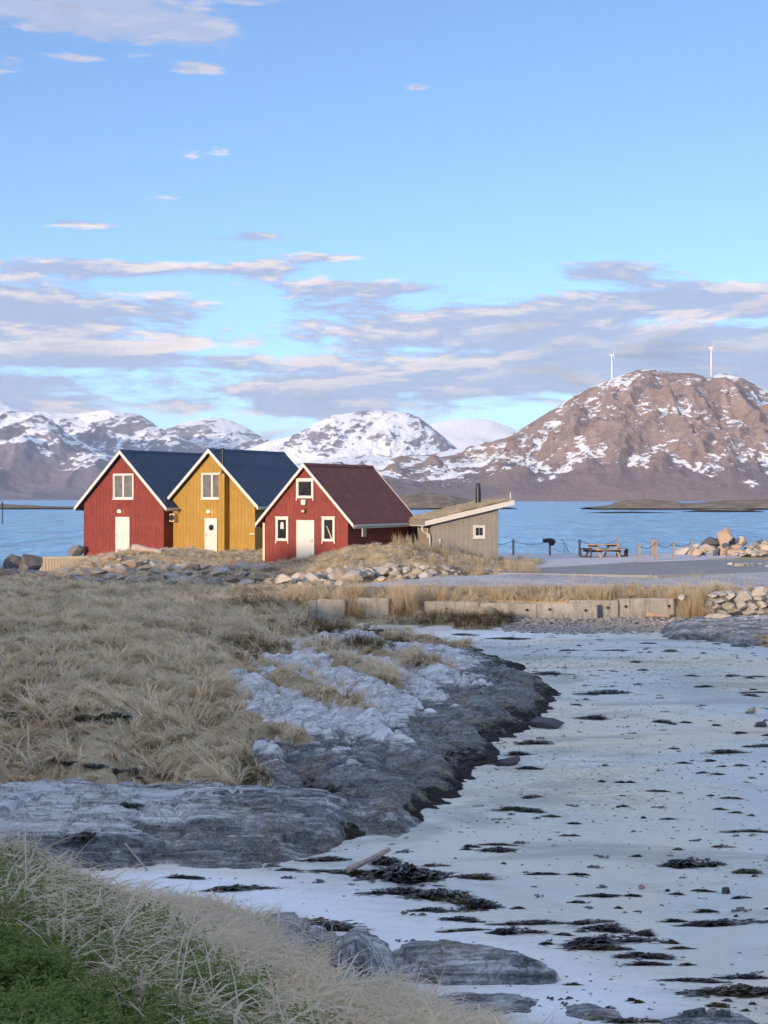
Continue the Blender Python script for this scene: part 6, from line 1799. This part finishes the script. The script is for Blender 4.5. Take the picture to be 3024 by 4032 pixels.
# green and brown mats among the field grass
X, Y = sample_fan(30000, 24, 62, -.30, .10); Z = turf_z(X, Y)
xs, ys = px(X, Y, Z)
pt = np.zeros(len(X)); 
for (cx, cy, sx2, sy2) in [(590, 1412, 40, 12), (530, 1422, 30, 10), (560, 1306, 60, 14), (700, 1362, 110, 16), (560, 1680, 50, 30), (40, 1520, 30, 12), (520, 1395, 50, 10), (820, 1395, 120, 12), (1000, 1345, 160, 16)]:
    pt = np.maximum(pt, np.exp(-((xs - cx) / sx2) ** 2 - ((ys - cy) / sy2) ** 2))
okm = (pt > .25 + .5 * RNG.random(len(X))) & (Z > sand_z(X, Y))
X, Y, Z = X[okm], Y[okm], Z[okm]
scatter('heather', 'brown and green heather mats in the field grass', C_GREEN, X, Y, Z + .05, RNG.uniform(0, 6.3, len(X)), RNG.uniform(2.0, 3.6, len(X)), np.where(RNG.random(len(X)) < .88, 6, 1))
# shells, pebbles and weed crumbs on the sand
def pebble(seed, mat):
    me = stone_mesh('pebble', 300 + seed, 10, 1, .02); me.materials.append(M[mat])
    return bpy.data.objects.new('pebble', me)
def flake(seed):
    rr = random.Random(seed); V = []; Fc = []
    for i in range(5):
        a = rr.gauss(0, .7); x, y = rr.gauss(0, .25), rr.gauss(0, .15); L = rr.uniform(.2, .6); w = rr.uniform(.03, .10); b = len(V)
        for j in range(4):
            t = j / 3 - .5
            V += [(x + math.cos(a) * L * t - math.sin(a) * w, y + math.sin(a) * L * t + math.cos(a) * w, .03 + rr.uniform(0, .22)), (x + math.cos(a) * L * t + math.sin(a) * w, y + math.sin(a) * L * t - math.cos(a) * w, .02 + rr.uniform(0, .1))]
        Fc += [(b + 2 * j, b + 2 * j + 1, b + 2 * j + 3, b + 2 * j + 2) for j in range(3)]
    return source('flake', V, Fc, 'weed')
C_PEB = make_collection('pebbles', [pebble(i, m) for i, m in enumerate(['pale_stone', 'pale_stone', 'grey_stone', 'dark_stone', 'brown_stone'])])
C_FLK = make_collection('flakes', [flake(i) for i in range(6)])
X, Y = sample_fan(26000, 13.5, 61, -.2, .34)
Zs_ = sand_z(X, Y)
dn = fbm(X * .16, Y * .12, 3, .5, 86)
okp = RNG.random(len(X)) < np.clip(.35 + .9 * dn, .04, 1)
X, Y, Zs_ = X[okp], Y[okp], Zs_[okp]
sz = RNG.uniform(.014, .05, len(X)) * (1 + (RNG.random(len(X)) < .05) * 1.2)
scatter('pebbles', 'shells and pebbles strewn over the sand', C_PEB, X, Y, Zs_, RNG.uniform(0, 6.3, len(X)), np.stack([sz * 1.3, sz, sz * .55], -1), RNG.choice([0, 1, 2, 3, 4], len(X), p=[.36, .30, .12, .05, .17]))
X, Y = sample_fan(1700, 13.5, 60, -.2, .34)
dn = fbm(X * .2, Y * .14, 3, .5, 87)
okp = RNG.random(len(X)) < np.clip(.30 + 1.3 * dn, .02, 1)
X, Y = X[okp], Y[okp]
sz = RNG.uniform(.08, .26, len(X))
scatter('weed_crumbs', 'torn crumbs of seaweed strewn over the sand', C_FLK, X, Y, sand_z(X, Y), RNG.normal(0, .5, len(X)), np.stack([sz * 1.3, sz, sz * .5], -1), RNG.integers(0, 6, len(X)))
# shingle bank below the blocks
n = 9000
X = RNG.uniform(4.5, 19, n); Y = RNG.uniform(56.5, 61.6, n)
okp = RNG.random(n) < np.clip(.1 + .9 * (Y - 57.0 - .9 * fbm(X * .4, Y * .4, 3, .5, 89) * 2) / 2.0, 0.02, 1)
X, Y = X[okp], Y[okp]; sz = RNG.uniform(.06, .17, len(X))
scatter('shingle', 'bank of pale shingle below the concrete blocks', C_PEB, X, Y, sand_z(X, Y) + .25 * sstep(58.5, 61.5, Y) * RNG.uniform(.0, .6, len(X)), RNG.uniform(0, 6.3, len(X)), np.stack([sz * 1.3, sz, sz * .65], -1), RNG.choice([0, 1, 2, 3, 4], len(X), p=[.42, .3, .18, .06, .04]))
# ------------------------------------------------------------------ haze in the sound
def build_haze():
    x0, x1, y0, y1, z0, z1 = -9000, 9000, -1500, 17500, -6, 860
    mb = MB().box(x0, x1, y0, y1, z0, z1)
    m = bpy.data.materials.new('haze air'); m.use_nodes = True
    nt = m.node_tree; nt.nodes.clear()
    out = nt.nodes.new('ShaderNodeOutputMaterial'); pv = nt.nodes.new('ShaderNodeVolumePrincipled')
    pv.inputs['Color'].default_value = (0.68, 0.81, 1.0, 1)
    pv.inputs['Density'].default_value = 4.0e-5
    nt.links.new(pv.outputs[0], out.inputs['Volume'])
    o = mb.build('haze', m)
    tag(o, 'thin blue haze over the sound', kind='stuff')
build_haze()

# look-alikes beside one another are told apart by their order from the left
ORD = ['first', 'second', 'third', 'fourth', 'fifth', 'sixth', 'seventh', 'eighth', 'ninth', 'tenth', 'eleventh', 'twelfth', 'thirteenth', 'fourteenth', 'fifteenth', 'sixteenth', 'seventeenth', 'eighteenth', 'nineteenth', 'twentieth']
by_label = {}
for o in COL.objects:
    if o.parent is None and o.get('category') and o.get('label'):
        by_label.setdefault(o['label'], []).append(o)
for lb, obs in by_label.items():
    if 1 < len(obs) <= len(ORD):
        obs.sort(key=lambda o: o.location.x / max(o.location.y, 1.0))
        for k, o in enumerate(obs):
            o['label'] = f'{lb}, {ORD[k]} from left'
